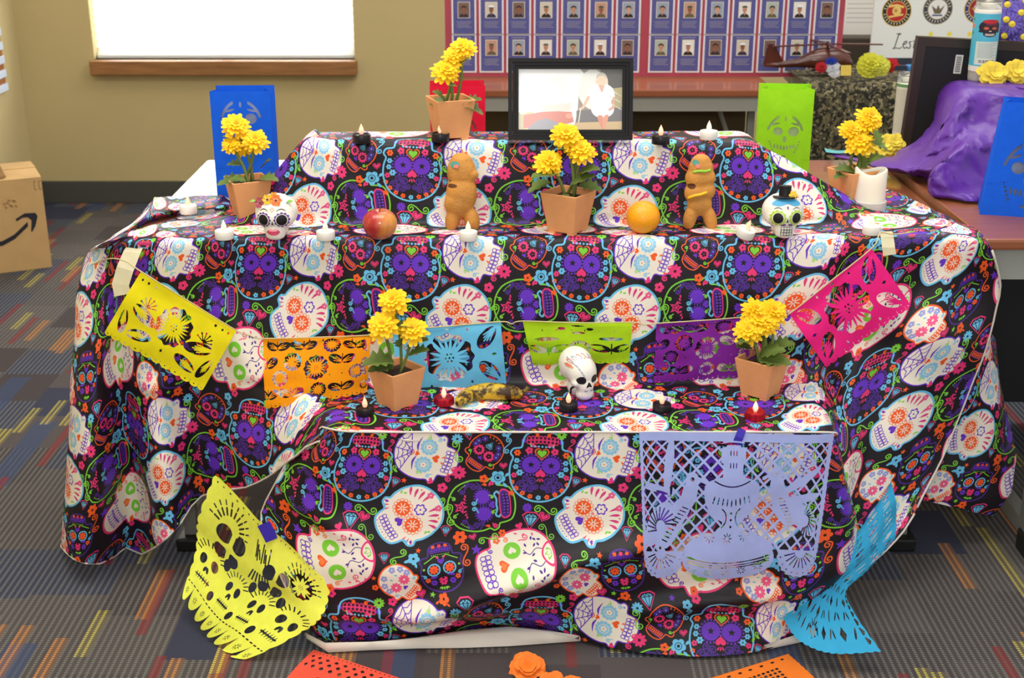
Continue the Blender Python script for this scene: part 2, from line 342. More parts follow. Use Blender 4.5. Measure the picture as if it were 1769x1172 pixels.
        c.poly(heart(0,.44,.15,180),PUR); c.poly(crom([(-.5,.74),(.5,.74),(.5,1.08),(.0,1.14),(-.5,1.08)],3),PNK); c.poly(crom([(-.45,.78),(.45,.78),(.45,1.04),(0,1.1),(-.45,1.04)],3),DPU); teeth(c,(30,16,60),.92,.42,.13,7,.03,(110,60,190))
    elif kind=='E':
        for sx in (-1,1):
            c.disc(sx*.36,.1,.27,ORG); 
            for k in range(14): a=2*pi*k/14; c.disc(sx*.36+.31*cos(a),.1+.31*sin(a),.055,ORG,.02)
            for k in range(8): a=2*pi*k/8+.2; c.line([(sx*.36+.05*cos(a),.1+.05*sin(a)),(sx*.36+.19*cos(a),.1+.19*sin(a))],.035,CRM)
            for k in range(4): tear(c,sx*(.22+.14*k),-.62+.08*k,.42-.03*k,.1,(-82+16*k) if sx>0 else (-98-16*k),(215,60,125))
            for k in range(3): tear(c,sx*(.62+.1*k),.5-.05*k,.2,.05,(80-20*k) if sx>0 else (100+20*k),PNK)
            c.poly(star(sx*.88,.47,.08),PUR); tear(c,sx*.68,.62,.2,.1,0 if sx>0 else 180,LBL); leaf(c,sx*.85,-.2,.14,-60,GRN); leaf(c,sx*.88,-.1,.14,-120,GRN); flower(c,sx*.28,-1.0,.13,5,(230,90,140),CRM)
            c.disc(sx*.62,-.82,.03,ORG)
        flower(c,0,-.42,.23,6,PUR,None); flower(c,0,-.42,.17,6,CRM,PUR); c.poly(heart(0,.45,.17,180),PUR); c.poly([(-.06,-.12),(.06,-.12),(0,-.02)],(240,130,150))
        teeth(c,PUR,.88,.48,.15,7,.026)
        for k in range(8): c.disc(-.42+k*.12,1.12+.06*(1-((k-3.5)/4)**2),.02,LBL if k%2 else PUR)
    elif kind=='F':
        for sx in (-1,1):
            c.disc(sx*.4,.05,.27,GRN); c.poly(heart(sx*.4,.05,.13,90),CRM)
            c.line(crom([(sx*.12,-.95),(sx*.25,-.7),(sx*.12,-.45),(sx*.3,-.3)],4,False),.025,DPU); 
            for (px,py,dg) in ((.3,-.8,20),(.32,-.62,-40),(.12,-.62,120),(.38,-.4,10),(.2,-.38,80),(.5,-.75,40),(.55,-.6,-20),(.48,-.9,70)): leaf(c,sx*px,py,.13,dg if sx>0 else 180-dg,DPU)
            c.line(crom(curl(sx*.7,-.45,.1,30,sx),2,False),.03,PNK); flower(c,sx*.84,.42,.12,5,(240,110,60),CRM); c.line(crom(curl(sx*.78,.15,.08,200,-sx),2,False),.03,(240,120,60)); 
            for k in range(3): leaf(c,sx*(.78+.04*k),-.7+.22*k,.12,60*k,(240,80,140))
            c.line(crom(curl(sx*.55,.7,.07,90,sx),2,False),.03,PUR)
        c.poly(crom([(-.35,-1.13),(-.25,-.92),(0,-.8),(.25,-.92),(.35,-1.13),(0,-1.19)],3),PNK); c.poly(crom([(-.28,-1.11),(-.2,-.95),(0,-.86),(.2,-.95),(.28,-1.11),(0,-1.16)],3),CRM)
        for a in (-50,0,50): leaf(c,0,-1.12,.22,90+a,GRN); leaf(c,0,-1.1,.15,90+a,CRM)
        c.poly(heart(0,.42,.18,180),ORG); c.poly(heart(0,.42,.12,180),(250,130,70)); teeth(c,PUR,.9,.46,.17,6,.026)
    elif kind=='G':
        for sx in (-1,1):
            flower(c,sx*.36,.05,.34,10,(240,90,140),CRM); c.disc(sx*.36,.05,.15,(240,90,140),.05)
            for (px,py) in ((.7,-.5),(.35,-.82),(.8,-.1)): flower(c,sx*px,py,.2,5,(150,160,215),CRM)
            c.line(crom(curl(sx*.78,.42,.1,0,sx),2,False),.04,LBL); leaf(c,sx*.2,-.55,.2,60,LBL)
        c.poly(heart(0,.42,.15,180),PUR); teeth(c,ORG,.9,.46,.17,6,.05)
    elif kind=='H':
        for sx in (-1,1):
            c.disc(sx*.38,.0,.32,LBL); c.disc(sx*.38,.0,.25,(40,20,60)); flower(c,sx*.38,.0,.24,8,ORG,(230,30,60))
            c.line(crom([(sx*.1,.6),(sx*.3,.66),(sx*.5,.55),(sx*.8,.4)],4,False),.05,GRN); c.line(crom(curl(sx*.85,-.3,.09,90,sx),2,False),.045,LBL); c.disc(sx*.85,.1,.06,GRN)
            flower(c,sx*.45,-.68,.17,6,PUR,BLK); flower(c,sx*.72,-.5,.14,5,ORG,DPU); leaf(c,sx*.1,.5,.2,50 if sx>0 else 130,PNK); tear(c,sx*.2,-.35,.4,.14,-5 if sx>0 else 185,PUR)
            tear(c,sx*.05,-.42,.22,.12,-50 if sx>0 else 230,PNK)
        flower(c,0,-.68,.2,6,PNK,BLK)
        for a in (-60,-30,0,30,60): leaf(c,sin(a*pi/180)*.12,-.95,.16,-90+a,GRN)
        c.poly(heart(0,.38,.17,180),PUR); teeth(c,PUR,.93,.5,.13,8,.03,(50,25,90))
        for k in range(-1,2): flower(c,k*.3,1.14,.1,5,PNK if k==0 else ORG)
        for k in range(9): c.disc(-.4+k*.1,.72,.025,GRN)
    c.line(O,lw,rim,True)
def tile(N=1280):
    c=Canvas(N,N,BLK); K=N/1146.; 
    def P(x,y): return x*K,(y-110)*1146/1007*K
    def S(kind,x,y,s,deg,jaw=1.): X,Y=P(x,y); skull(c,kind,X,Y,s*K,deg,jaw)
    S('A',590,358,194,184); S('B',1003,285,166,-72,.95); S('C',232,266,108,38,.9); S('D',208,585,172,-96 ,1.12); S('E',912,640,178,60); S('F',450,915,204,72); S('G',850,1036,112,-52,.95); S('H',1118,955,132,172,.9)
    def at(x,y): c.at(*P(x,y),K)
    def FL(x,y,r,n,col,mid=BLK,deg=0): at(x,y); flower(c,0,0,r,n,col,mid,deg)
    def SC(x,y,L,deg,col,w=7): X,Y=P(x,y); c.at(0,0,1); scroll(c,X,Y,L*K,deg,col,w*K)
    def HT(x,y,r,deg=0,col=PNK,ring=True):
        at(x,y); c.poly(heart(0,0,r,deg),col)
        if ring: c.line(heart(0,0,r*.72,deg),r*.09,BLK,True)
    def ST(x,y,r,deg,col): at(x,y); c.poly(star(0,0,r,deg),col)
    def G(x,y,r,deg): X,Y=P(x,y); gem(c,X,Y,r*K,deg)
    FL(722,160,36,10,GRN); FL(805,150,30,5,PNK); SC(785,225,90,105,PNK,6); SC(790,330,100,60,GRN,6); leaf(c.at(*P(800,365),K) or c,0,0,36,40,GRN); leaf(c,-6,10,36,120,GRN)
    G(812,445,30,20); ST(870,435,21,10,ORG); HT(1035,440,22,-60,PNK,False); FL(1112,478,34,5,PNK); SC(1165,400,110,-62,PNK,8)
    FL(70,388,48,9,PNK); FL(228,425,30,5,ORG); FL(318,418,50,5,LBL,BLK,18); at(318,418); c.disc(0,0,22,BLK,4); c.line([(38,0),(52,-20)],4,LBL); leaf(c,44,-8,40,-40,LBL); leaf(c,32,34,40,50,LBL)
    ST(403,508,26,15,ORG); FL(507,596,32,9,PUR,DPU); SC(625,612,150,8,GRN,8); G(530,672,52,6); HT(615,652,38,25); HT(458,704,24,-25,PNK,False); FL(352,748,26,6,ORG)
    SC(265,782,130,-25,GRN,8); HT(165,772,26,-20); FL(85,775,46,6,ORG); SC(122,880,150,78,ORG,9); leaf(c.at(*P(85,800),K) or c,0,0,40,150,ORG); ST(190,850,38,0,PUR)
    SC(632,742,130,45,GRN,6); G(752,890,32,0); SC(842,882,130,-48,GRN,8); FL(938,892,40,5,LBL,BLK,10); at(938,892); leaf(c,-24,10,40,160,LBL); leaf(c,10,28,34,70,LBL); ST(967,846,20,10,ORG)
    HT(985,1105,34,-15); ST(1060,1110,20,10,GRN); FL(60,185,38,10,LBL); FL(-15,118,34,5,ORG); leaf(c,20,18,26,30,ORG); leaf(c,-30,14,26,140,ORG)
    G(127,138,50,-12); SC(62,262,150,75,GRN,8); ST(280,122,22,5,PUR); FL(372,150,32,5,LBL); SC(378,225,110,100,LBL,7); FL(430,115,30,5,PNK); FL(420,1090,24,5,ORG)
    SC(18,640,150,80,GRN,8); HT(352,345,26,0); SC(1085,690,0.1,0,GRN,1) ; G(1140,735,32,5); SC(1125,575,90,70,GRN,6); ST(690,1010,18,0,ORG); FL(700,1070,22,5,ORG)
    return c.a
# ---------------------------------------------------------------- the room
YW=on(300,350,0).y; XC=at(53,266,YW).x
def floor_mat():
    m=mat('carpet',(70,66,70),.95,spec=.1); N=m.node_tree.nodes; L=m.node_tree.links; b=N['Principled BSDF']
    g=N.new('ShaderNodeNewGeometry'); sp=N.new('ShaderNodeSeparateXYZ'); L.new(g.outputs['Position'],sp.inputs[0])
    def M(op,a,b_=None,c=None):
        n=N.new('ShaderNodeMath'); n.operation=op
        for i,q in enumerate((a,b_,c)):
            if q is None: continue
            if isinstance(q,(int,float)): n.inputs[i].default_value=q
            else: L.new(q,n.inputs[i])
        return n.outputs[0]
    def rnd(a,b_=None,k=0.):
        c=N.new('ShaderNodeCombineXYZ'); L.new(a,c.inputs[0]); 
        if b_ is not None: L.new(b_,c.inputs[1])
        c.inputs[2].default_value=k; w=N.new('ShaderNodeTexWhiteNoise'); w.noise_dimensions='3D'; L.new(c.outputs[0],w.inputs[0]); return w.outputs['Value']
    X,Y=sp.outputs[0],sp.outputs[1]
    def cells(w,h,k,off=.6):
        i=M('FLOOR',M('DIVIDE',X,w)); j=M('FLOOR',M('DIVIDE',M('ADD',Y,M('MULTIPLY',rnd(i,None,k),off)),h)); return rnd(i,j,k+1),rnd(i,j,k+2)
    def mix(f,a,c):
        x=N.new('ShaderNodeMixRGB'); L.new(f,x.inputs[0]) if not isinstance(f,float) else None
        if isinstance(a,tuple): x.inputs[1].default_value=lin(a)
        else: L.new(a,x.inputs[1])
        if isinstance(c,tuple): x.inputs[2].default_value=lin(c)
        else: L.new(c,x.inputs[2])
        return x.outputs[0]
    lines=M('LESS_THAN',M('FRACT',M('DIVIDE',X,.0138)),.42); dots=M('LESS_THAN',M('FRACT',M('DIVIDE',Y,.007)),.6); thread=M('MULTIPLY',lines,dots)
    a,a2=cells(.17,.21,3); base=mix(M('MULTIPLY',a,1.),(66,60,62),(84,78,78)); base=mix(M('LESS_THAN',a,.22),base,(60,62,78)); 
    base=mix(M('MULTIPLY',M('MULTIPLY',M('GREATER_THAN',a2,.35),thread),.62),base,(132,134,124))
    p,p2=cells(.0625,.4,11); base=mix(M('MULTIPLY',M('LESS_THAN',p,.07),.6),base,(58,74,106))
    c,c2=cells(.021,.26,21); base=mix(M('MULTIPLY',M('LESS_THAN',c,.06),.62),base,(126,50,50))
    d,d2=cells(.0276,.2,31); 
    base=mix(M('MULTIPLY',M('MULTIPLY',M('LESS_THAN',d,.05),M('ADD',thread,.25)),.6),base,(206,138,66))
    e,e2=cells(.0276,.17,41); base=mix(M('MULTIPLY',M('MULTIPLY',M('LESS_THAN',e,.045),M('ADD',thread,.15)),.65),base,(204,190,84))
    L.new(base,b.inputs['Base Color'])
    nz=N.new('ShaderNodeTexNoise'); nz.inputs['Scale'].default_value=350; L.new(g.outputs['Position'],nz.inputs[0]); bp=N.new('ShaderNodeBump'); bp.inputs['Strength'].default_value=.5; bp.inputs['Distance'].default_value=.004; L.new(nz.outputs['Fac'],bp.inputs['Height']); L.new(bp.outputs[0],b.inputs['Normal'])
    return m
tag(mk('floor',[(XC,-.6,0),(3.6,-.6,0),(3.6,YW,0),(XC,YW,0)],[(0,1,2,3)],floor_mat()),kind='structure')
WALL=mat('olive_wall_paint',(194,176,126),.85,var=.03,vs=3,bump=.15,bs=120)
WALL2=mat('tan_wall_paint',(204,186,138),.85,bump=.15,bs=120)
wx0,wx1=at(163,103,YW).x,at(613,103,YW).x; wz=at(300,103,YW).z; wtop=2.0; HZ=2.9
b=MB(); b.box(XC,3.6,YW,YW+.12,0,wz); b.box(XC,wx0,YW,YW+.12,wz,HZ); b.box(wx1,3.6,YW,YW+.12,wz,HZ); b.box(wx0,wx1,YW,YW+.12,wtop,HZ); tag(b.build('wall_back',WALL),kind='structure')
tag(MB().box(XC-.1,XC,-.6,YW,0,HZ).build('wall_left',WALL2),kind='structure')
tag(MB().box(XC,3.6,YW-.015,YW,0,.1,bev=.004).build('baseboard_back',mat('grey_rubber',(74,74,66),.6)),kind='structure')
tag(MB().box(XC,XC+.015,.5,YW-.015,0,.1,bev=.004).build('baseboard_left',mat('grey_rubber_side',(74,74,66),.6)),kind='structure')
WOOD=mat('sill_wood',(150,104,60),.5,var=.25,vs=6,stretch=(1,10,10))
WHT=mat('white_enamel',(235,235,232),.5)
w=empty('window_1',(0,0,0)); tag(w,kind='structure')
m_gl=mat('window_glass',(255,255,255),.02,trans=1)
b=MB(); b.box(wx0,wx1,YW+.09,YW+.11,wz,wz+.04).box(wx0,wx0+.03,YW+.09,YW+.11,wz,wtop).box(wx1-.03,wx1,YW+.09,YW+.11,wz,wtop).box((wx0+wx1)/2-.02,(wx0+wx1)/2+.02,YW+.09,YW+.11,wz,wtop); b.build('window_frame',WHT,w)
mk('glass',[(wx0,YW+.1,wz),(wx1,YW+.1,wz),(wx1,YW+.1,wtop),(wx0,YW+.1,wtop)],[(0,1,2,3)],m_gl,w)
tag(MB().box(wx0-.01,wx1+.01,YW-.05,YW+.09,wz-.062,wz,bev=.006).build('trim_1',WOOD),kind='structure')
bl=empty('window_blind',((wx0+wx1)/2,YW+.05,wz),0,'white horizontal blind glowing with daylight over the wooden sill','window blind')
SL=paper_mat('blind_slat',(240,240,236),.55); hw=(wx1-wx0)/2-.006; sl0=None
for k in range(34):
    z=.03+k*.034
    if sl0 is None:
        V=[];n=4
        for i in range(n+1):
            t=i/n-.5; V+=[(-hw,t*.04,.022*t*1.5+.004*(1-4*t*t)),(hw,t*.04,.022*t*1.5+.004*(1-4*t*t))]
        sl0=mk('slat',V,[(2*i,2*i+1,2*i+3,2*i+2) for i in range(n)],SL,bl,True,loc=(0,0,z))
    else: o=sl0.copy(); COL.objects.link(o); o.location=(0,0,z)
MB().box(-hw,hw,-.02,.02,.001,.016,bev=.003).build('bottom_rail',WHT,bl)
b=MB()
for x in (-hw*.72,hw*.02,hw*.72): b.tube([(x,-.022,.01),(x,-.022,1.15)],.0012,5)
b.build('ladder_cord',WHT,bl)
tag(MB().box(wx0-.5,wx1+.5,YW+.9,YW+.92,-.2,3.2).build('backdrop_sky',mat('bright_daylight',(255,255,255),1,emis=(240,247,255),es=3)),kind='structure')
# striped panel and dark cabinet at the left edge of the picture
ya,yb=5.05,5.62
sp=empty('striped_panel',(XC,yb,at(15,50,5.5).z),0,'pale blue and brown striped panel on the wall above the cardboard box','panel')
pb=mat('panel_brown',(158,96,50),.6); pw=mat('panel_white',(206,216,235),.6)
zt,zb=at(16,48,yb).z-sp.location.z,at(16,156,yb).z-sp.location.z; MB().box(0.001,.012,ya-yb,0,zb,zt).build('board',pb,sp)
for k in range(5):
    h=(zt-zb)/4.55; z1=zt-k*h+.001; MB().box(.012,.02,ya-yb,.002,z1-h*.55,z1,bev=.002).build('stripe',pw,sp)
cb=at(17,270,5.3); tag(MB().box(XC+.005,XC+.03,4.4,5.32,0.105,at(5,165,5.3).z,bev=.003).build('dark_board',mat('dark_brown_board',(70,54,36),.6,var=.15)),'dark brown board against the wall behind the cardboard box','board')
# ---------------------------------------------------------------- cardboard box
CB=mat('cardboard',(196,158,104),.8,var=.06,vs=12,bump=.1,bs=90); CBD=mat('cardboard_edge',(150,112,66),.85); INK=mat('box_ink',(36,34,44),.7)
p1=on(90,462,0); p0=on(0,473,0); d=(p0-p1); d.z=0; d.normalize(); ang=atan2(-d.y,-d.x); hb=at(75,308,p1.y).z; Wb,Db=.26,.30
bx=empty('cardboard_box',p1,ang,'brown cardboard shipping box with a black curved arrow mark','box')
b=MB(); T=.005
b.box(-Wb,0,0,T,.001,hb).box(-Wb,0,Db-T,Db,.001,hb).box(-Wb,-Wb+T,T,Db-T,.001,hb).box(-T,0,T,Db-T,.001,hb).box(-Wb,0,T,Db-T,.001,.006); b.build('carton',CB,bx)
f1=MB().box(-Wb,0,0,Db*.5,0,T,M=Matrix.Translation((0,0,hb))@Matrix.Rotation(radians(2),4,'X')).build('flap',CB,bx)
f2=MB().box(-Wb,0,-Db*.5,0,0,T,M=Matrix.Translation((0,Db,hb))@Matrix.Rotation(radians(-3),4,'X')).build('flap',CB,bx)
f3=MB().box(-.12,0,0,Db*.86,0,T,M=Matrix.Translation((-.12,.02,hb+.012))@Matrix.Rotation(radians(-12),4,'Y')@Matrix.Rotation(radians(5),4,'X')).build('flap',CBD,bx)
# arrow mark: a smile curve with a head, and the small handling marks
def q(px,py): r=at(px,py,p1.y); return ((r-p1).dot(Vector((cos(ang),sin(ang),0))),(r-p1).z)
c=[q(-60,400),q(-30,412),q(0,411),q(22,402),q(46,383)]
L=[(x,z+.007) for x,z in c]; R=[(x,z-.010) for x,z in c][::-1]
b=MB().prism(L+R,-.0015,0.0)
hd=[q(24,373),q(40,365),q(60,366),q(64,372),q(60,388),q(54,398),q(52,396),q(53,378),q(46,372),q(36,372),q(26,377)]; b.prism(hd,-.0015,0.0)
for x,y in ((57,312),(66,312)): a0,a1=q(x,y),q(x+6,y+14); b.prism([(a0[0],a0[1]),(a1[0],a0[1]),(a1[0],a0[1]-.001),(a0[0],a0[1]-.001)],-.0012,0); b.prism([(a0[0],a0[1]),(a0[0]+.001,a0[1]),(a0[0]+.001,a1[1]),(a0[0],a1[1])],-.0012,0); b.prism([(a0[0],a1[1]),(a1[0],a1[1]),(a1[0],a1[1]-.001),(a0[0],a1[1]-.001)],-.0012,0)
b.build('printed_arrow',INK,bx)
b=MB()
for k in range(9):
    a0=q(4+k*2.6,346+6*sin(k*1.7)); b.prism([(a0[0]+r*cos(t),a0[1]+r*sin(t)) for t,r in ((0,.006),(1.3,.003),(2.4,.007),(3.6,.003),(5,.006))],-.0012,0)
b.build('shipping_stamp',mat('faded_ink',(150,116,72),.8),bx)
# ---------------------------------------------------------------- altar table, bench and box under the cloth
GR=mat('grey_steel',(132,134,128),.45,metal=.3); BLKP=mat('black_plastic',(22,22,22),.5)
tx0=on(203,414,.745).x; tx1=on(1700,416,.745).x; ty1=on(420,270,.74).y
tb=empty('folding_table',((tx0+tx1)/2,YM,0),0,'long cherry wood folding table under the skull print cloth','table'); hx=(tx1-tx0)/2
MB().box(-hx+.005,hx-.005,.012,ty1-YM,.70,.731,bev=.006).build('tabletop',mat('glossy_cherry_laminate',(146,84,54),.3,var=.1,vs=5,stretch=(1.2,14,14),coat=1),tb)
lx=on(337,935,0).x-(tx0+tx1)/2
for sx in (lx,-lx):
    for y in (.10,ty1-YM-.12):
        g=MB().box(sx-.014,sx+.014,y-.012,y+.012,.03,.71,bev=.003).build('leg',GR,tb); MB().box(sx-.03,sx+.03,y-.035,y+.035,0,.032,bev=.006).build('foot',BLKP,g)
bx0,bx1=on(590,746,ZL).x,on(1430,746,ZL).x
tag(MB().box(bx0,bx1,YL+.022,YM-.004,0.001,ZL-.014,bev=.008).build('low_bench',CB),'low wide box forming the lowest altar step under the cloth','bench')
tag(MB().box(at(535,250,YB).x+.02,at(1292,250,YB).x-.02,YB+.02,YT-.01,.739,ZT-.014,bev=.008).build('riser_box',CB),'long box forming the top altar step under the cloth','box')
# ---------------------------------------------------------------- wooden desk on the right
DW=mat('cherry_laminate',(146,84,54),.35,var=.12,vs=5,stretch=(1.2,14,14),coat=.25); DE=mat('desk_edge',(150,92,54),.45)
dx0=on(1704,418,.745).x; dy1=on(1480,262,.745).y
dk=empty('desk',(dx0,YM,0),0,'cherry wood desk with a grey steel apron beside the altar','desk')
MB().box(.004,1.1,0,dy1-YM,.722,.745,bev=.006).build('desktop',DW,dk); MB().box(.0,.004,0,dy1-YM,.72,.747).build('edge_strip',DE,dk)
b=MB().box(.02,1.08,.02,.045,.655,.72).box(.02,.045,.046,dy1-YM-.02,.655,.72); b.build('apron',mat('pale_grey_steel',(150,152,144),.5),dk)
lp=on(1745,915,0).x-dx0
lg=MB().box(lp-.015,lp+.022,.06,.10,.05,.655,bev=.004).build('leg',GR,dk); ft=MB().box(lp-.02,lp+.026,.0,.09,0,.05,bev=.006).build('foot',BLKP,lg); MB().box(lp-.012,lp+.018,.10,.62,.03,.075,bev=.005).build('foot_bar',GR,lg)
MB().box(.05,1.08,dy1-YM-.05,dy1-YM-.035,.06,.715,bev=.004).build('dark_back_panel',mat('dark_panel',(40,40,44),.4),dk)  # dark panel across the back closes the space under the desk
# ---------------------------------------------------------------- table by the back wall
BY=on(1000,155,.745).y; BD=.42
bxl=at(775,155,BY).x; bxr=at(1338,155,BY).x
bt=empty('display_table',(bxl,BY,0),0,'wood-edged display table with folding steel legs behind the altar','table')
Wt=bxr-bxl; MB().box(0,Wt,0,BD,.72,.745,bev=.005).build('tabletop',DW,bt); MB().box(.01,Wt-.01,.01,.03,.672,.72).build('apron',mat('apron_grey',(150,148,138),.5),bt)
for x in (.06,at(1303,200,BY).x-bxl):
    g=MB().box(x-.012,x+.012,.05,.08,.0,.672,bev=.003).build('leg',GR,bt)
MB().box(.02,Wt-.02,BD-.03,BD-.015,.18,.715,bev=.003).build('added_shade_panel',mat('painted_shade_brown',(96,82,54),.7),bt)  # added dark panel, stands in for the wall's shade under the table
MB().tube([(at(1250,165,BY).x-bxl,.1,.67),(at(1290,222,BY).x-bxl,.08,.45)],.008,8).build('brace',GR,bt)
# ---------------------------------------------------------------- portrait boards
def portrait(seed):
    r=np.random.RandomState(seed); bgc=[(205,196,180),(150,160,175),(225,222,214),(120,96,88),(190,150,130),(170,180,168)][seed%6]; c=Canvas(60,80,bgc,False)
    sk=[(176,124,98),(206,158,130),(140,92,70),(190,140,116)][r.randint(4)]; cl=[(46,44,52),(40,46,78),(96,90,66),(34,30,34)][r.randint(4)]
    c.ell(30,82,26,24,0,cl); c.poly([(24,52),(36,52),(34,64),(30,70),(26,64)],sk); c.ell(30,38,12,16,0,sk)
    if r.rand()<.4: c.ell(30,22,16,8,0,(238,238,240)); c.poly([(16,26),(44,26),(42,30),(18,30)],(30,30,34))
    elif r.rand()<.6: c.poly(crom([(17,36),(16,24),(30,17),(44,24),(43,36),(38,27),(22,27)],3),(40,30,26))
    else: c.poly([(14,28),(20,18),(40,18),(46,28)],(70,80,60))
    for x in (25,35): c.disc(x,37,1.4,(40,26,22))
    c.line([(26,47),(34,47)],1.2,(120,60,56))
    if r.rand()<.4: c.poly([(30,66),(26,62),(34,62)],(200,40,50))
    return c.a
PM=[print_mat('portrait_print',portrait(k),.4,repeat=False) for k in range(10)]
CARDW=mat('card_white',(226,222,226),.5); CARDB=mat('card_blue',(82,84,146),.5,var=.1,vs=60); CARDT=mat('card_text',(132,130,160),.6); GLD=mat('photo_rim',(220,214,200),.5)
def card_proto():
    w,h=.084,.132   # card size
    b=MB().box(-w/2,w/2,-.002,0,-h/2,h/2); c=b.build('card',CARDW)
    MB().box(-w/2+.006,w/2-.006,-.003,-.002,-h/2+.006,h/2-.006).build('blue_field',CARDB,c)
    t=MB()
    for k in range(4): t.box(-.026+.003*(k%2),.026-.004*(k%3),-.0036,-.003,-.022-k*.006,-.019-k*.006)
    t.box(-.024,.024,-.0036,-.003,.051,.055); t.build('text_lines',CARDT,c)
    MB().box(-.021,.021,-.0036,-.003,-.008,.046).build('photo_border',GLD,c)
    return c
BYB=BY+.25
def board(px0,px1,name,label,ncol,firstx,stepx):
    zb=.747; zt=at(900,-22,BYB).z; x0,x1=at(px0,60,BYB).x,at(px1,60,BYB).x
    r=empty('poster_board',((x0+x1)/2,BYB,zb),0,label,'poster','portrait poster boards'); w=(x1-x0)/2
    pm=bpy.data.materials.get('board_red') or mat('board_red',(170,66,84),.5,var=.15,vs=5)
    MB().box(-w,w,.001,.012,0,zt-zb).build('backing',pm,r)
    cx0=at(firstx,75,BYB).x-r.location.x; st=(at(firstx+stepx,75,BYB).x-at(firstx,75,BYB).x)
    zc=[at(900,92,BYB).z-zb,at(900,27,BYB).z-zb]
    for j,z in enumerate(zc):
        for i in range(ncol):
            global NC
            if NC==0: c=PROTO
            else: c=PROTO.copy(); COL.objects.link(c); [None for ch in PROTO.children if not ch.name.startswith('portrait') and dupc(ch,c)]
            NC+=1; c.parent=r; c.location=(cx0+i*st,.001,z)
            s=mk('portrait',[(-.019,-.0038,-.006),(.019,-.0038,-.006),(.019,-.0038,.044),(-.019,-.0038,.044)],[(0,1,2,3)],PM[(NC*7+j*3)%10],c,uv=[(0,0),(1,0),(1,1),(0,1)])
    return r
def dupc(ch,c): d=ch.copy(); COL.objects.link(d); d.parent=c
NC=0; PROTO=card_proto()
board(769,1106,'a','crimson board of small portrait cards, the one behind the framed photograph',7,802,47); board(1107,1456,'b','crimson board of small portrait cards, the one reaching the wooden helicopter',7,1142,47)
# ---------------------------------------------------------------- seals board
def seal(c,x,y,r,kind):
    if kind==0: cs=((40,38,40),(206,170,80),(178,40,44)); 
    elif kind==1: cs=((56,58,76),(150,140,110),(226,226,224))
    else: cs=((48,56,110),(214,180,80),(150,40,50))
    c.disc(x,y,r,cs[1]); c.disc(x,y,r*.94,cs[0]); c.disc(x,y,r*.7,cs[1]); c.disc(x,y,r*.64,cs[2])
    for k in range(26):
        a=2*pi*k/26
        if k not in(0,13): c.at(x,y); c.line([(r*.76*cos(a),r*.76*sin(a)),(r*.86*cos(a),r*.86*sin(a))],r*.06,(225,215,180))
    c.at(0,0)
    if kind==0: c.disc(x,y-r*.05,r*.3,(226,196,110)); c.line([(x-r*.5,y-r*.35),(x,y-r*.42),(x+r*.4,y-r*.3)],r*.16,(226,196,110)); c.line([(x-r*.45,y+r*.35),(x+r*.4,y+r*.2)],r*.13,(226,196,110)); c.disc(x-r*.07,y-r*.06,r*.12,(190,140,70))
    elif kind==1: c.poly([(x-r*.45,y-r*.25),(x-r*.1,y),(x,y-r*.3),(x+r*.15,y),(x+r*.45,y-r*.3),(x+r*.2,y+r*.3),(x-r*.2,y+r*.3)],(110,96,74)); c.line([(x-r*.3,y+r*.4),(x+r*.3,y+r*.4)],r*.1,(70,80,110))
    else: c.disc(x,y,r*.35,(225,225,230)); c.line([(x-r*.4,y),(x+r*.4,y)],r*.15,(180,150,60))
c=Canvas(560,420,(226,228,224),False)
Zb=4.72; bz0=at(1600,100,Zb).z; bxa,bxb=at(1506,60,Zb).x,at(1722,60,Zb).x; sc=560/(bxb-bxa)
def bp(px,py): p=at(px,py,Zb); return ((p.x-bxa)*sc,420-(p.z-bz0)*sc)
for (px,py,k) in ((1549,20,0),(1620,16,1),(1691,15,2)): x,y=bp(px,py); seal(c,x,y,25/2300*Zb*sc,k)
for px in (1608,1640,1675): x,y=bp(px,59); c.poly(star(x,y,16),(232,214,70))
x,y=bp(1541,84); H=26/2300*Zb*sc; 
def pen(pts,w=4.2): c.line(crom([(x+u*H-v*-.0*H,y-v*H) for u,v in pts],4,False),w,(48,46,52))
pen([(.42,.9),(.36,.95),(.25,.5),(.15,.08),(.05,.0)]); pen([(.05,0),(.3,.04),(.5,0),(.6,.1)],3.5); pen([(.2,.95),(.5,.96)],3)
pen([(.68,.25),(.9,.35),(.88,.48),(.75,.4),(.7,.18),(.8,.02),(.95,.1)]); pen([(1.2,.45),(1.08,.4),(1.18,.2),(1.12,.02),(.98,.06)]); pen([(1.5,.75),(1.4,.2),(1.42,.02),(1.55,.08)]); pen([(1.32,.48),(1.62,.48)],3)
for k in range(3): pen([(1.95+k*.4,.4),(2.0+k*.4,.02),(2.2+k*.4,.4)],4)
hz=420/sc; sb=empty('seals_board',(bxa,Zb,bz0-.02),0,'white board with round service seals and script lettering, behind the black frame','board')
m=print_mat('seals_print',c.a,.5,repeat=False); wB=bxb-bxa
mk('face',[(0,-.001,.02),(wB,-.001,.02),(wB,-.001,.02+hz),(0,-.001,.02+hz)],[(0,1,2,3)],m,sb,uv=[(0,0),(1,0),(1,1),(0,1)]); MB().box(0,wB,0,.012,-.0,.02+hz).build('foam_core',CARDW,sb); MB().box(-.004,wB+.03,-.006,0,-.02,.02).build('dark_base_strip',mat('navy_strip',(48,50,66),.5),sb)
c=Canvas(160,220,(226,226,220),False)
for k in range(11): c.line([(24,30+k*15),(136-(k*37)%40,30+k*15)],2.5,(176,176,176))
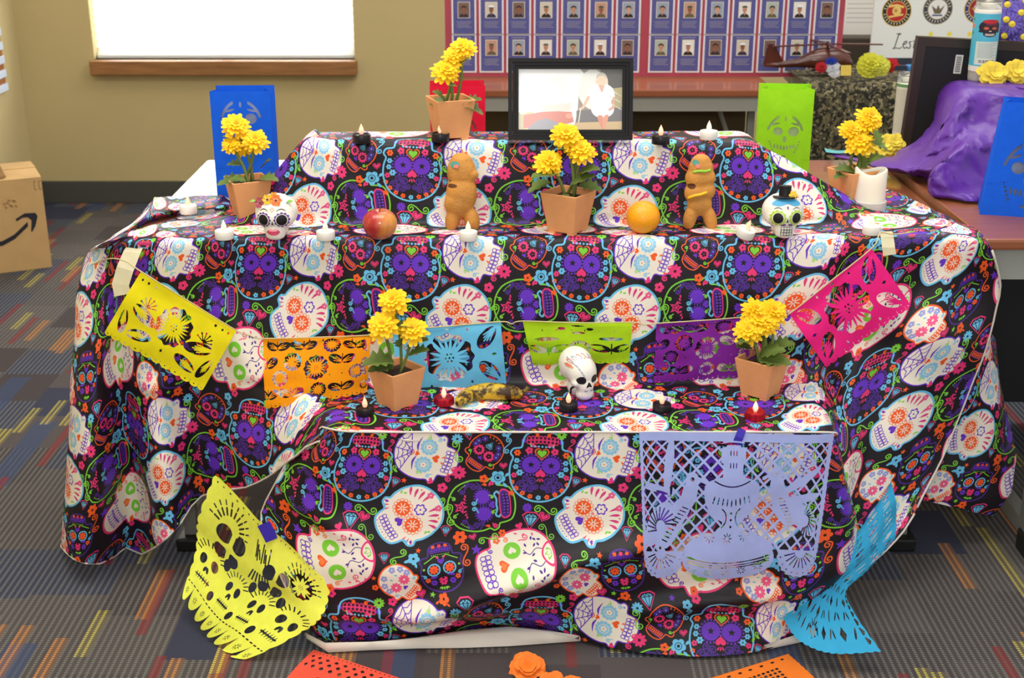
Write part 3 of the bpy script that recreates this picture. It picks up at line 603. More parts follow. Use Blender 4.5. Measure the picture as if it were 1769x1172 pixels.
p=at(1480,30,4.9); mk('wall_paper',[(0,0,0),(.17,0,0),(.17,0,.24),(0,0,.24)],[(0,1,2,3)],print_mat('notice_print',c.a,.6,repeat=False),None,uv=[(0,0),(1,0),(1,1),(0,1)],loc=(at(1448,60,4.9).x,4.9,at(1480,60,4.9).z)); tag(bpy.data.objects['wall_paper'],'white printed notice between the poster board and the seals board','notice')
tag(MB().box(at(1445,80,4.86).x,at(1516,80,4.86).x,4.8,4.9,.75,at(1480,62,4.86).z,bev=.005).build('dark_case',mat('dark_olive_case',(66,58,46),.6)),'low dark case under the printed notice','case')
# ---------------------------------------------------------------- camouflage table
CM=mat('camouflage_netting',(70,66,48),.9,bump=.6,bs=40); N=CM.node_tree.nodes; L=CM.node_tree.links
tc=N.new('ShaderNodeTexCoord'); prev=None
for k,(cc,th,scl) in enumerate((((38,34,26),.52,42),((104,94,66),.56,56),((140,130,98),.61,70),((28,28,20),.58,80))):
    nz=N.new('ShaderNodeTexNoise'); nz.inputs['Scale'].default_value=scl; nz.inputs['Detail'].default_value=1; mp=N.new('ShaderNodeMapping'); mp.inputs['Location'].default_value=(k*7,k*3,0); L.new(tc.outputs['Object'],mp.inputs[0]); L.new(mp.outputs[0],nz.inputs[0])
    g=N.new('ShaderNodeMath'); g.operation='GREATER_THAN'; g.inputs[1].default_value=th; L.new(nz.outputs['Fac'],g.inputs[0]); x=N.new('ShaderNodeMixRGB'); L.new(g.outputs[0],x.inputs[0]); x.inputs[1].default_value=lin((72,68,50)); x.inputs[2].default_value=lin(cc)
    if prev: L.new(prev,x.inputs[1])
    prev=x.outputs[0]
L.new(prev,N['Principled BSDF'].inputs['Base Color'])
CY=on(1480,138,.78).y; cx0=at(1387,140,CY).x; cx1=at(1800,140,CY).x; V=[];F=[]; nx=46; prof=[(.42,.772),(.3,.776),(.18,.774),(.06,.776),(.0,.77),(-.02,.74),(-.018,.66),(-.03,.55),(-.02,.44),(-.035,.3),(-.02,.15),(-.03,.01)]
for j,(yy,zz) in enumerate(prof):
    for i in range(nx+1):
        x=cx0+(cx1-cx0)*i/nx; nn=noise.noise(Vector((x*14,zz*9,yy*9))); V.append((x+.01*nn,CY+yy-(.02*nn if j>4 else 0),max(.005,zz+(.008*nn if j<5 else 0))))
for j in range(len(prof)-1):
    for i in range(nx): a=j*(nx+1)+i; F.append((a,a+1,a+nx+2,a+nx+1))
tag(mk('camouflage_cover',V,F,CM,None,True),'camouflage netting draped over a table beside the green paper bag','table cover')
tag(MB().box(cx0+.02,cx1,CY+.01,CY+.41,.72,.765).box(cx0+.03,cx0+.06,CY+.03,CY+.06,0,.72).box(cx0+.03,cx0+.06,CY+.35,CY+.38,0,.72).build('side_table',GR),'steel table hidden under the camouflage netting','table')
# helicopter
hw_=mat('dark_mahogany',(84,38,26),.35,var=.2,vs=20,coat=.4)
hc=empty('model_helicopter',at(1400,124,4.5)+Vector((0,0,.012)),0,'carved dark wood model helicopter on the camouflage netting','model')
def hp(px,py): r=at(px,py,4.5)-hc.location; return (r.x,0,r.z)
b=MB(); P=[hp(x,y) for x,y in ((1320,112),(1345,112),(1375,109),(1398,104),(1420,103),(1445,104),(1462,108),(1472,114))]; b.tube(P,[.006,.01,.014,.026,.034,.036,.026,.008],14); fu=b.build('fuselage',hw_,hc,True)
b=MB(); b.prism([(hp(*p)[0],hp(*p)[2]) for p in ((1318,112),(1324,84),(1330,75),(1338,77),(1352,104),(1345,112))],-.005,.005); b.build('tail_fin',hw_,hc)
b=MB(); b.tube([hp(1330,88),hp(1346,80)],.003,6).tube([hp(1326,76),hp(1336,90)],.003,6); b.build('tail_rotor',hw_,hc)
b=MB(); P=[hp(x,y) for x,y in ((1395,96),(1412,92),(1440,90),(1458,95))]; b.tube(P,[.008,.016,.016,.006],12); b.build('engine_housing',hw_,hc,True)
b=MB(); b.tube([hp(1430,92),hp(1430,72)],.005,8); b.build('mast',hw_,hc)
for a in (8,98,188,278):
    m0=Vector(hp(1430,76)); b=MB(); M=Matrix.Translation(m0)@Matrix.Rotation(radians(a),4,'Z')@Matrix.Rotation(radians(1.5),4,'Y'); b.box(0,.19,-.008,.008,-.002,.002,M=M); b.build('rotor_blade',hw_,hc)
b=MB()
for s in (-1,1): b.tube([tuple(Vector(hp(1405,123))+Vector((0,s*.025,0))),tuple(Vector(hp(1460,123))+Vector((0,s*.025,0)))],.003,6)
for x in (1415,1450):
    for s in (-1,1): b.tube([hp(x,110),tuple(Vector(hp(x,123))+Vector((0,s*.025,0)))],.003,6)
b.build('skid',hw_,hc)
# rosettes / ruffled corsages
def rosette(name,px,py,Y,r,cols,label,cat,squash=.8):
    e=empty(name,at(px,py,Y),0,label,cat)
    for ci,(cc,dx,dz,rr) in enumerate(cols):
        V=[];F=[]; b=MB()
        for ring,(n,R,h) in enumerate(((13,1,.1),(11,.75,.45),(8,.5,.75),(5,.25,1))):
            for k in range(n):
                a=2*pi*k/n+ring; w_=pi/n*1.3; R2=R*rr*(.9+.2*rng.rand()); c0=Vector((dx,0,dz))
                def pt(t,ra,y): return c0+Vector((ra*cos(t),-y*rr*.6,ra*sin(t)*squash))
                b.add([pt(a,.15*R2,h*.3),pt(a-w_,R2*.7,h),pt(a+w_*.2,R2*.85,h*.8),pt(a+w_,R2*.7,h*1.05),pt(a-w_*.6,R2,h*.9),pt(a+w_*.6,R2,h*.75)],[(0,1,2),(0,2,3),(1,4,2),(2,5,3),(2,4,5)])
        b.build('petals',mat(name+'_petal',cc,.7,var=.08),e,True)
    return e
CZ=4.42
rosette('ribbon_corsage',1432,116,CZ,.04,(((220,224,232),.012,-.002,.026),((196,36,44),-.024,0,.022),((36,62,170),.006,.016,.022),((240,240,244),.02,-.02,.02)),'red, white and blue ribbon corsage beside the helicopter','corsage')
rosette('yellow_rosette',1508,112,CZ,.05,(((226,224,66),-.008,0,.05),((222,222,84),.018,-.004,.042)),'large pale yellow paper flower on the camouflage netting','flower')
rosette('red_bow',1538,113,CZ+.03,.04,(((206,38,44),0,0,.03),),'small red ribbon bow behind the pale yellow flower','bow')
tag(MB().box(-.017,.017,-.002,.002,0,.034,bev=.001).build('sticky_note',mat('yellow_note',(226,196,86),.7),None,loc=at(1461,131,CZ-.01),rot=(-.2,0,0)),'small yellow note standing between the corsage and the yellow flower','note')
tag(MB().lathe([(.016,0),(.018,.004),(.018,.022),(.016,.026)],20).build('tape_roll',mat('blue_tape',(52,122,180),.5),None,True,loc=at(1572,126,CZ)),'small blue roll beside the black frame','roll')
tag(MB().box(-.02,.02,-.001,.001,0,.016).build('name_label',mat('dark_label',(44,50,72),.5),None,loc=at(1556,122,CZ-.02)),'small dark label strip beside the blue roll','label')
# ---------------------------------------------------------------- black picture frame seen from behind
FY=3.34; pz=.748; A=on(1572,268,.748); A.y=FY; e=empty('picture_frame',(at(1580,200,FY).x-.03,FY,.748),0,'large black picture frame seen from behind, beside the glass candles','picture frame',rot=(0,radians(3),0))
hgt=at(1600,62,FY).z-.748; b=MB().box(0,.022,-.012,.012,0,hgt).box(.022,.36,-.012,.012,hgt-.022,hgt).box(.338,.36,-.012,.012,0,hgt-.022).box(.022,.338,-.012,.012,0,.022); b.build('moulding',mat('dark_walnut_edge',(52,40,34),.4),e)
MB().box(.02,.34,-.011,-.004,.02,hgt-.02).build('backing_board',mat('black_backing',(24,22,24),.7),e)
c=Canvas(40,100,(214,212,204),False)
for k in range(22): c.line([(8,8+k*4),(32,8+k*4)],1+(k*7%3),(70,70,70))
lx=at(1646,105,FY).x-e.location.x; lz=at(1646,105,FY).z-.748
mk('sticker',[(lx-.011,-.0115,lz-.024),(lx+.008,-.0115,lz-.024),(lx+.008,-.0115,lz+.022),(lx-.011,-.0115,lz+.022)],[(0,1,2,3)],print_mat('sticker_print',c.a,.6,repeat=False),e,uv=[(0,0),(1,0),(1,1),(0,1)])
tag(MB().tube([(0,0,.0),(0,.06,.06)],.006,8).build('frame_prop',BLKP,None),'','') if False else None
# ---------------------------------------------------------------- purple sheet over a crate
def net(name,rows,mats,parent=None,nu=6,nv=6,fn=None,smooth=True,uvf=None):
    """smooth surface through a net of points (rows of equal length)"""
    R=[[Vector(p) for p in r] for r in rows]
    g=[[tuple(q) for q in crom([tuple(p) for p in r],nu,False)] if False else None for r in R]
    def cr(P,n):
        out=[]; m=len(P)
        for i in range(m-1):
            a,b,c,d=P[max(i-1,0)],P[i],P[i+1],P[min(i+2,m-1)]
            for k in range(n): t=k/n; out.append((b*2+(c-a)*t+(a*2-b*5+c*4-d)*t*t+(b*3-a-c*3+d)*t*t*t)*.5)
        out.append(P[-1]); return out
    H=[cr(r,nu) for r in R]; Wd=len(H[0]); cols=[cr([h[i] for h in H],nv) for i in range(Wd)]; Hn=len(cols[0]); V=[];F=[]
    for j in range(Hn):
        for i in range(Wd): V.append(cols[i][j])
    if fn: V=[fn(v,k%Wd/(Wd-1),k//Wd/(Hn-1)) for k,v in enumerate(V)]
    for j in range(Hn-1):
        for i in range(Wd-1): a=j*Wd+i; F.append((a,a+1,a+Wd+1,a+Wd))
    return mk(name,V,F,mats,parent,smooth)
PV=mat('purple_plastic_sheet',(92,40,150),.42,spec=.4,coat=.1,var=.1,vs=8,bump=1.,bs=30)
def zz(px,py,z=.755): return on(px,py,z)
rows=[[zz(1424,258,.75),at(1500,276,3.26),at(1560,255,3.26),at(1600,212,3.3),at(1640,141,3.38),at(1700,138,3.4),at(1790,139,3.4)],
[zz(1428,262,.75),at(1505,281,3.2),at(1570,268,3.14),at(1612,240,3.1),at(1650,156,3.16),at(1715,150,3.16),at(1800,154,3.16)],
[zz(1433,266,.75),zz(1512,287,.765),at(1585,284,3.06),at(1640,255,3.02),at(1680,215,3.06),at(1730,200,3.08),at(1805,210,3.06)],
[zz(1440,269,.75),zz(1520,291,.76),at(1596,296,3.02),at(1610,292,2.93),at(1655,280,2.93),at(1725,275,2.98),at(1805,280,2.95)],
[zz(1448,272,.75),zz(1530,296,.75),zz(1594,305,.75),zz(1601,334,.75),zz(1655,344,.75),zz(1725,344,.75),zz(1805,348,.75)]]
def crk(v,s,t):
    n=noise.noise(v*9); n2=abs(noise.noise(v*20+Vector((3,1,2))))+.6*abs(noise.noise(v*42)); n2+=.9*max(0,1-abs(noise.noise(v*8+Vector((5,2,1))))*9)**2+.6*max(0,1-abs(noise.noise(v*15+Vector((1,7,1))))*8)**2; q=v+Vector((n*.012,-(n*.02+n2*.024) if s>.25 else 0,n*.008)); q.z=max(q.z,.7475); return q
tag(net('purple_sheet',rows,PV,None,9,9,crk),'shiny purple plastic sheet draped over a crate on the desk','cloth')
tag(MB().box(at(1678,150,3.2).x,at(1800,150,3.2).x,3.22,3.38,.746,at(1700,140,3.4).z-.035,bev=.006).build('crate',CB),'box hidden under the purple plastic sheet','box')
tag(net('teal_ribbon',[[zz(1424,256,.757),zz(1445,260,.757),zz(1470,259,.757)],[zz(1427,263,.757),zz(1446,265,.757),zz(1470,264,.757)]],mat('teal_ribbon',(86,170,176),.5),None,4,2),'teal ribbon end on the tip of the purple sheet','ribbon')
# ---------------------------------------------------------------- glass candles
GLS=mat('clear_glass',(250,250,250),.05,trans=.9)
def bands(w,h,fn): c=Canvas(w,h,(82,178,204),False); fn(c); return c.a
def lab1(c):
    c.poly([(0,0),(256,0),(256,14),(0,14)],(235,232,225)); c.poly([(0,300),(256,300),(256,330),(0,330)],(225,220,210))
    c.at(128,92,36); O=outline(1,.9); c.poly(O,(40,34,44)); c.ell(-.36,0,.24,.22,0,(196,90,60)); c.ell(.36,0,.24,.22,0,(196,90,60)); c.poly(heart(0,.42,.14,180),(220,180,150)); teeth(c,(220,210,200),.93,.4,.14,6,.05); c.ell(0,-1,.75,.32,0,(186,40,48)); c.ell(.1,-.55,.5,.15,0,(110,40,60)); c.at(0,0)
    for x in (60,196): flower(c,x,84,16,6,(226,110,60),(90,160,80)); leaf(c,x,110,22,60,(60,130,90)); leaf(c,x,60,22,-60,(60,130,90))
    c.poly([(88,165),(168,165),(168,292),(88,292)],(200,214,204))
    for k in range(14): c.line([(96,174+k*6),(160-(k*13)%20,174+k*6)],1.6,(120,130,130))
    c.poly([(98,262),(158,262),(158,284),(98,284)],(236,236,230))
    for k in range(16): c.line([(101+k*3.5,265),(101+k*3.5,281)],1+(k%3)*.6,(40,40,40))
def lab2(c):
    c.poly([(0,0),(256,0),(256,330),(0,330)],(216,212,196)); c.poly([(0,0),(256,0),(256,18),(0,18)],(96,150,96))
    for k in range(36): c.line([(20+(k*17)%12,34+k*7),(236-(k*29)%60,34+k*7)],1.8,(150,146,130))
    c.poly([(150,270),(200,270),(200,320),(150,320)],(240,240,235))
    for k in range(10): c.line([(154+k*4.6,272),(154+k*4.6,318)],1.4+(k%3)*.6,(40,40,40))
def glass_candle(px,py,Y,z,R,h,fn,label,rot=0):
    p=at(px,py,Y); e=empty('glass_candle',(p.x,Y,z),rot,label,'candle')
    n=32; V=[];F=[];U=[]
    prof=((R,.012),(R,h-.02),(R*.99,h-.012)); 
    b=MB().lathe([(R*.9,0),(R*.98,.004),(R*.98,.012),(R,.014),(R,h-.016),(R*.96,h-.008),(R*.97,h),(R*.9,h),(R*.9,h*.9)],n,cap=False); b.build('glass',GLS,e,True)
    MB().lathe([(R*.9,.006),(R*.93,.012),(R*.93,h*.86),(R*.3,h*.86),(0.001,h*.86)],n).build('wax',mat('cream_wax',(240,234,214),.5,sss=.2),e,True)
    V=[];F=[];U=[]
    for i in range(n+1):
        a=-pi/2+(i/n-.5)*2*pi
        for zz_ in (.03,h*.87): V.append((R*1.012*cos(a),R*1.012*sin(a),zz_)); U.append((i/n,0 if zz_<.04 else 1))
    for i in range(n): F.append((2*i,2*i+2,2*i+3,2*i+1))
    mk('label_wrap',V,F,print_mat('candle_label',bands(256,330,fn),.45,repeat=False),e,True,uv=U)
    return e
zp=at(1700,140,3.3).z+.002
glass_candle(1694,130,3.29,zp-.004,.031,.2,lab1,'tall glass candle with a blue skull label on the purple sheet',.0)
glass_candle(1560,236,3.43,.746,.028,.2,lab2,'tall glass candle with a plain cream label beside the black frame')
# ---------------------------------------------------------------- flowers on the purple sheet
def bloom(parent,p,r,m,n=(16,14,11,8),tilt=0,name='bloom',rr=None,elong=.24,nrm=None):
    rr=rr or rng; b=MB(); nrm=Vector(nrm or (0,-.5,.85)).normalized(); M=Matrix.Translation(p)@nrm.to_track_quat('Z','Y').to_matrix().to_4x4()
    for k,(c,(R,up,lift)) in enumerate(zip(n,((1,-.2,.0),(.9,.12,.08),(.64,.4,.16),(.4,.62,.2)))):
        for i in range(c):
            a=2*pi*(i+.5*(k%2))/c+rr.uniform(-.1,.1); L_=r*R*rr.uniform(.84,1.14); w=r*elong*(1.05 if k<2 else .8)
            d=Vector((cos(a),sin(a),0)); s=Vector((-sin(a),cos(a),0)); z=Vector((0,0,1)); h0=r*lift
            q=[z*h0,d*L_*.4+s*w*.6+z*(h0+L_*up*.5),d*L_*.4-s*w*.6+z*(h0+L_*up*.5),d*L_*.8+s*w*.75+z*(h0+L_*up*.9),d*L_*.8-s*w*.75+z*(h0+L_*up*.9),d*L_*1.0+s*w*.32+z*(h0+L_*(up-.06)),d*L_*1.0-s*w*.32+z*(h0+L_*(up-.06)),d*L_*.85+z*(h0+L_*(up-.05)*.9)]
            b.add([M@v for v in q],[(0,2,1),(1,2,4,7),(1,7,3),(3,7,5),(7,4,6),(7,6,5)])
    return b.build(name,m,parent,False)
YEL=mat('golden_petals',(255,200,8),.65,var=.1,vs=60,sss=0); YEL.node_tree.nodes['Principled BSDF'].inputs['Base Color']
PYL=mat('pale_yellow_petals',(234,208,70),.7,var=.08,vs=40); VIO=mat('violet_petals',(122,104,200),.6,var=.2,vs=60); DGR=mat('dark_foliage',(34,48,36),.6,var=.3,vs=20)
for px,py,r,lb in ((1718,128,.038,'pale yellow silk flower at the foot of the blue-labelled candle'),(1757,122,.034,'pale yellow silk flower under the violet bouquet')):
    q=at(px,py,3.24); e=empty('silk_flower',q,0,lb,'flower'); bloom(e,Vector((0,0,0)),r,PYL,(9,8,6,4),elong=.42,nrm=(0,-.8,.5)); MB().lathe([(.002,-.03),(.008,-.018),(.01,-.004)],8).build('calyx',DGR,e)
e=empty('violet_bouquet',(at(1757,60,3.4).x,3.4,zp),0,'bouquet of violet daisies with dark leaves behind the blue-labelled candle','bouquet')
for i,(px,py) in enumerate(((1740,8),(1764,22),(1748,42),(1735,62),(1768,64),(1756,84),(1772,2),(1738,34),(1765,102))): bloom(e,at(px,py,3.4-.015*(i%3))-e.location,.03,VIO,(16,12,0,0),elong=.16,nrm=(.3*sin(i*2.1),-.9,.4*cos(i)),name='daisy'); mk('daisy_centre',*(lambda b:(b.v,b.f))(MB().lathe([(.001,-.004),(.008,-.002),(.008,.003),(.001,.006)],10,M=Matrix.Translation(at(px,py,3.375-.015*(i%3))-e.location)@Matrix.Rotation(radians(70),4,'X'))),mat('daisy_yellow',(222,196,50),.6) if i==0 else bpy.data.materials['daisy_yellow'],e)
b=MB()
for k in range(70):
    a=rng.uniform(0,6.28); o=Vector((rng.uniform(-.05,.07),rng.uniform(0,.05),rng.uniform(.03,.19))); l=rng.uniform(.03,.06); d=Vector((cos(a),-.3*abs(sin(a)),sin(a)*.8)); s=d.orthogonal().normalized()*l*.22; b.add([o,o+d*l*.5+s,o+d*l,o+d*l*.5-s],[(0,1,2,3)])
for k in range(6): b.tube([(0.01*k-.02,.02,0.0),(.015*k-.03,.015,.16)],.002,5)
b.build('leaves',DGR,e)
q=on(1520,268,.755); e=empty('yellow_posy',q,0,'loose yellow petals lying on the desk behind the right flower pot','flower')
for dx,dz,r in ((-.03,.0,.03),(.01,.012,.034),(.035,.02,.028)): bloom(e,Vector((dx,0,.012+dz)),r,PYL,(9,8,6,4),elong=.4,nrm=(0,-.7,.6))
# ---------------------------------------------------------------- skull print cloth
TILE=tile(1280); PER=.3445
CL=print_mat('skull_print_cotton',TILE,.5,spec=.35,weave=0,back=(228,220,208))
CLW=mat('cloth_underside',(226,218,206),.7,var=.03,vs=20)
HEMM=mat('hem_stitching',(214,206,196),.8)
XH=at(1005,451,YM).x   # a crowned skull of the print hangs here
def cr1(P,n):
    P=np.array(P,float); out=[]; m=len(P)
    for i in range(m-1):
        a,b,c,d=P[max(i-1,0)],P[i],P[i+1],P[min(i+2,m-1)]
        for k in range(n): t=k/n; out.append(.5*((2*b)+(-a+c)*t+(2*a-5*b+4*c-d)*t*t+(-a+3*b-3*c+d)*t**3))
    out.append(P[-1]); return np.array(out)
def fold(x,z,ax,az,bx_,bz,w,amp):
    """a soft crease running from a to b"""
    dx,dz=bx_-ax,bz-az; L=dx*dx+dz*dz; t=min(1,max(0,((x-ax)*dx+(z-az)*dz)/L)); d=hypot(x-ax-t*dx,z-az-t*dz); return amp*math.exp(-(d/w)**2)*sin(pi*min(1,max(0,(t*.96+.02))))**.5
def cloth(name,colsP,uc,iv,nu,nv,u0,v0,disp,mat_,hemrow=True,smooth_it=3,parent=None,vscale=None,skew=None):
    """colsP[c][r] = Vector; uc = fabric u of each column; iv = row index where v=0"""
    C=len(colsP); R=len(colsP[0]); A=np.array([[tuple(p) for p in c] for c in colsP])   # C,R,3
    D=np.stack([cr1(A[:,r],nu) for r in range(R)],1)                                    # (C-1)*nu+1, R,3
    U=cr1(np.array(uc)[:,None],nu)[:,0]; W=D.shape[0]; G=np.zeros((W,(R-1)*nv+1,3))
    for r in range(R-1):
        for k in range(nv): t=k/nv; G[:,r*nv+k]=D[:,r]*(1-t)+D[:,r+1]*t
    G[:,-1]=D[:,-1]
    for _ in range(smooth_it):
        G[:,1:-1]=.25*G[:,:-2]+.5*G[:,1:-1]+.25*G[:,2:]
    seg=np.linalg.norm(np.diff(G,axis=1),axis=2)
    if vscale:
        for r,k in vscale: seg[:,r*nv:(r+1)*nv]*=k
    V=np.concatenate([np.zeros((W,1)),np.cumsum(seg,1)],1); V-=V[:,iv*nv][:,None]
    if skew: V=V+skew[1]*np.clip(U-skew[0],0,None)[:,None]
    H=G.shape[1]; vs=[]; uv=[]
    for i in range(W):
        for j in range(H):
            p=G[i,j]; q=disp(p,U[i],V[i,j],i/(W-1),j/(H-1)); vs.append(q); uv.append(((U[i]-u0)/PER,-(V[i,j]-v0)/(PER*.985)))
    fs=[(i*H+j,i*H+j+1,(i+1)*H+j+1,(i+1)*H+j) for i in range(W-1) for j in range(H-1)]
    o=mk(name,vs,fs,mat_,parent,True,uv=uv); return o,np.array(vs).reshape(W,H,3)
def ctr(X,rows):
    out=[]
    for (y,z) in rows: out.append(Vector((X,y,z)))
    return out
zm=ZM+.004; zt=ZT+.002; zl=ZL+.002
def m(px,py): return on(px,py,zm)
def crow(px,R2=None,R10=None):   # a column in front of bench and box: px measured on the front edge of the middle step
    X=on(px,412,zm).x; Xt=X*1.0
    return ctr(Xt,[(YT+.02,zt-.08),(YT,zt),(YB,zt),(YB-.004,(zt+zm)/2),(YB-.008,zm),(YM,zm),(YM-.012,zm-.12),(YM-.012,zm-.24),(YM-.012,zl),(YL,zl),(YL-.012,zl-.014)])
def side(r01,R2,R3,R4,R5,low):
    return r01+[R2,R3,R4,R5]+[at(*q) for q in low]
cols=[];uc=[]
def add(px5,c,u=None): cols.append(c); uc.append(on(px5,412,zm).x if u is None else u)
add(0,side([m(258,354),m(232,388)],m(180,418),m(170,424),m(165,428),at(165,440,2.72),[(150,505,2.78),(145,620,2.8),(140,730,2.8),(134,850,2.8),(126,940,2.8)]),on(152,412,zm).x-.10)
add(152,side([m(262,350),m(238,382)],m(190,412),m(180,418),m(170,423),at(152,434,2.625),[(131,505,2.63),(125,620,2.63),(119,730,2.62),(112,850,2.62),(107,942,2.62)]))
add(190,side([m(266,346),m(248,378)],m(218,401),m(210,407),m(202,413),at(190,427,YM+.01),[(176,500,2.58),(165,610,2.545),(160,730,2.52),(160,850,2.50),(150,972,2.49)]))
add(228,side([m(270,342),m(262,375)],at(258,388,2.80),m(250,396),m(240,404),at(228,420,YM),[(214,510,2.60),(205,610,2.61),(218,720,2.63),(230,850,2.64),(222,968,2.65)]))
add(290,side([m(310,339),m(316,364)],at(322,367,2.84),at(316,376,2.80),m(300,392),at(290,416,YM),[(272,500,2.585),(258,610,2.55),(262,700,2.52),(280,815,2.50),(290,932,2.49)]))
add(355,side([m(380,338),m(392,358)],at(398,358,2.82),at(385,372,2.79),m(368,390),at(356,413,YM),[(352,500,2.59),(345,600,2.59),(335,690,2.60),(342,775,2.60),(347,861,2.60)]))
add(430,side([m(412,340),at(452,345,2.95)],at(458,312,2.78),at(448,352,2.74),m(436,389),at(430,412,YM),[(428,500,2.59),(424,600,2.575),(420,680,2.55),(418,760,2.53),(424,843,2.52)]))
add(500,side([at(540,250,YT+.05),at(532,232,YT)],at(519,248,YB),at(512,320,YB-.004),m(504,389),at(500,412,YM),[(497,500,2.59),(490,600,2.57),(480,672,2.53),(474,740,2.49),(476,814,2.46)]))
add(556,side([at(560,240,YT+.03),at(556,227,YT)],at(566,247,YB),at(562,320,YB-.004),m(558,389),at(556,412,YM),[(555,500,2.59),(550,600,2.575),(538,668,2.51),(522,722,2.44),(500,792,2.40)]))
for px in (612,660,710,760,810,860,910,960,1010,1060,1110,1160,1210,1260):
    c=crow(px)
    if px==612: c[8]=at(598,672,2.575); c[9]=on(572,738,zl+.0); c[10]=at(548,762,YL+.02)
    if px==660: c[8]=on(650,664,zl); c[9]=on(636,745,zl); c[10]=at(633,752,YL-.013)
    add(px,c)
c=crow(1310); c[2]=at(1295,249,YB); c[1]=at(1283,228,YT); add(1310,c)
c=crow(1368); c[0]=at(1330,275,YT+.05); c[1]=at(1332,262,YT); c[2]=at(1336,262,YB+.03); c[3]=at(1352,325,YB); c[8]=at(1352,656,2.58); c[9]=on(1385,744,zl); c[10]=at(1388,752,YL-.01); add(1368,c)
c=crow(1430); c[0]=at(1385,305,YT); c[1]=at(1388,298,YB+.1); c[2]=at(1390,292,YB+.05); c[3]=at(1408,340,YB+.02); c[4]=m(1425,389); c[7]=at(1400,590,2.585); c[8]=at(1398,660,2.565); c[9]=on(1434,742,zl); c[10]=at(1440,762,YL+.0); add(1430,c)
add(1485,side([m(1450,340),at(1448,332,YB+.2)],at(1446,327,YB+.07),at(1462,352,YB+.05),m(1474,390),at(1485,412,YM),[(1468,500,2.59),(1440,590,2.585),(1428,655,2.56),(1446,742,2.46),(1440,850,2.43)]))
add(1545,side([m(1520,328),m(1500,345)],at(1498,358,YB+.10),at(1520,370,YB+.06),m(1532,392),at(1545,411,YM),[(1522,500,2.58),(1490,590,2.56),(1466,690,2.50),(1466,800,2.45),(1446,925,2.40)]))
add(1605,side([m(1548,334),m(1560,356)],m(1574,368),m(1582,378),m(1592,392),at(1604,410,YM),[(1578,500,2.60),(1540,600,2.575),(1510,715,2.52),(1482,850,2.46),(1462,1003,2.38)]))
add(1655,side([m(1590,352),m(1608,368)],m(1630,379),m(1636,386),m(1644,396),at(1655,410,YM),[(1628,500,2.58),(1592,610,2.55),(1560,725,2.52),(1532,850,2.47),(1505,978,2.42)]))
add(1700,side([m(1622,368),m(1640,382)],m(1665,392),m(1674,398),m(1684,405),at(1699,418,YM-.005),[(1680,500,2.60),(1650,610,2.58),(1622,720,2.55),(1590,830,2.52),(1546,936,2.46)]))
add(0,side([m(1640,375),m(1655,385)],m(1680,393),m(1690,401),m(1698,407),at(1712,430,YM-.01),[(1733,500,2.585),(1703,600,2.60),(1668,706,2.58),(1630,795,2.56),(1580,886,2.5)]),on(1700,412,zm).x+.07)
def dispA(p,u,v,s,t):
    x,y,z=p; top=abs(z-zm)<.012 and y>YM+.01 or abs(z-zt)<.012 and y>YB+.01 or abs(z-zl)<.012 and y<YM-.02
    q=Vector(p); n1=noise.noise(Vector((u*5,v*4,1.3))); n2=noise.noise(Vector((u*13+3,v*9,4.1))); n3=noise.noise(Vector((u*30,v*26,9)))
    if top:
        q.z+=.004*max(0,n2)+.003*max(0,n1)+.001*abs(n3)
        if y<YM-.02: q.z+=.004*max(0,noise.noise(Vector((u*9,v*20,2))))
        return q
    side_=1 if (s<.27 or s>.76) and v>.05 else 0
    a=.005+.016*side_*min(1,max(0,(v-.05)/.4)); 
    q.y-=a*n1+.003*n2+.0012*n3+.002
    if v>.0:
        q.y-=fold(x,z,.62,.60,.50,.40,.03,.02)+fold(x,z,.70,.62,.98,.50,.05,.02)+fold(x,z,-.62,.62,-.52,.42,.03,.015)-fold(x,z,-.75,.6,-.70,.1,.035,.02)
    if side_: q.x+=.006*n2
    q.z+=.002*n2; q.z=max(q.z,.006)
    return q
A_=np.array([[tuple(p) for p in c[5:]] for c in cols]); dd=np.linalg.norm(np.diff(A_,axis=0),axis=2).mean(1); ucum=np.concatenate([[0],np.cumsum(dd)]); k0=[i for i,q in enumerate(cols) if abs(q[5].x-XH)<.03][0]; lo,hi=9,22
uc=[ucum[i]-ucum[lo]+cols[lo][5].x if i<lo else (cols[i][5].x if i<=hi else ucum[i]-ucum[hi]+cols[hi][5].x) for i in range(len(cols))]
CA,GA=cloth('skull_cloth',cols,uc,5,6,9,XH+PER*-.515,.069-PER*.30,dispA,CL,vscale=[(4,1.92),(5,.93),(6,.93),(7,.93)],skew=(on(1340,412,zm).x,.295))
tag(CA,'black cotton cloth printed with coloured sugar skulls draped over the altar steps','cloth','skull print cloths'); tag(CA,'upper skull print cloth draped over the top and middle altar steps')
def tubealong(name,pts,r,m_,parent): return MB().tube(pts,r,5).build(name,m_,parent,True)
tubealong('hem',[Vector(p) for p in GA[:,-1][::2]],.0022,HEMM,CA); tubealong('side_hem',[Vector(p) for p in GA[-1,5*9:][::2]],.0025,HEMM,CA)
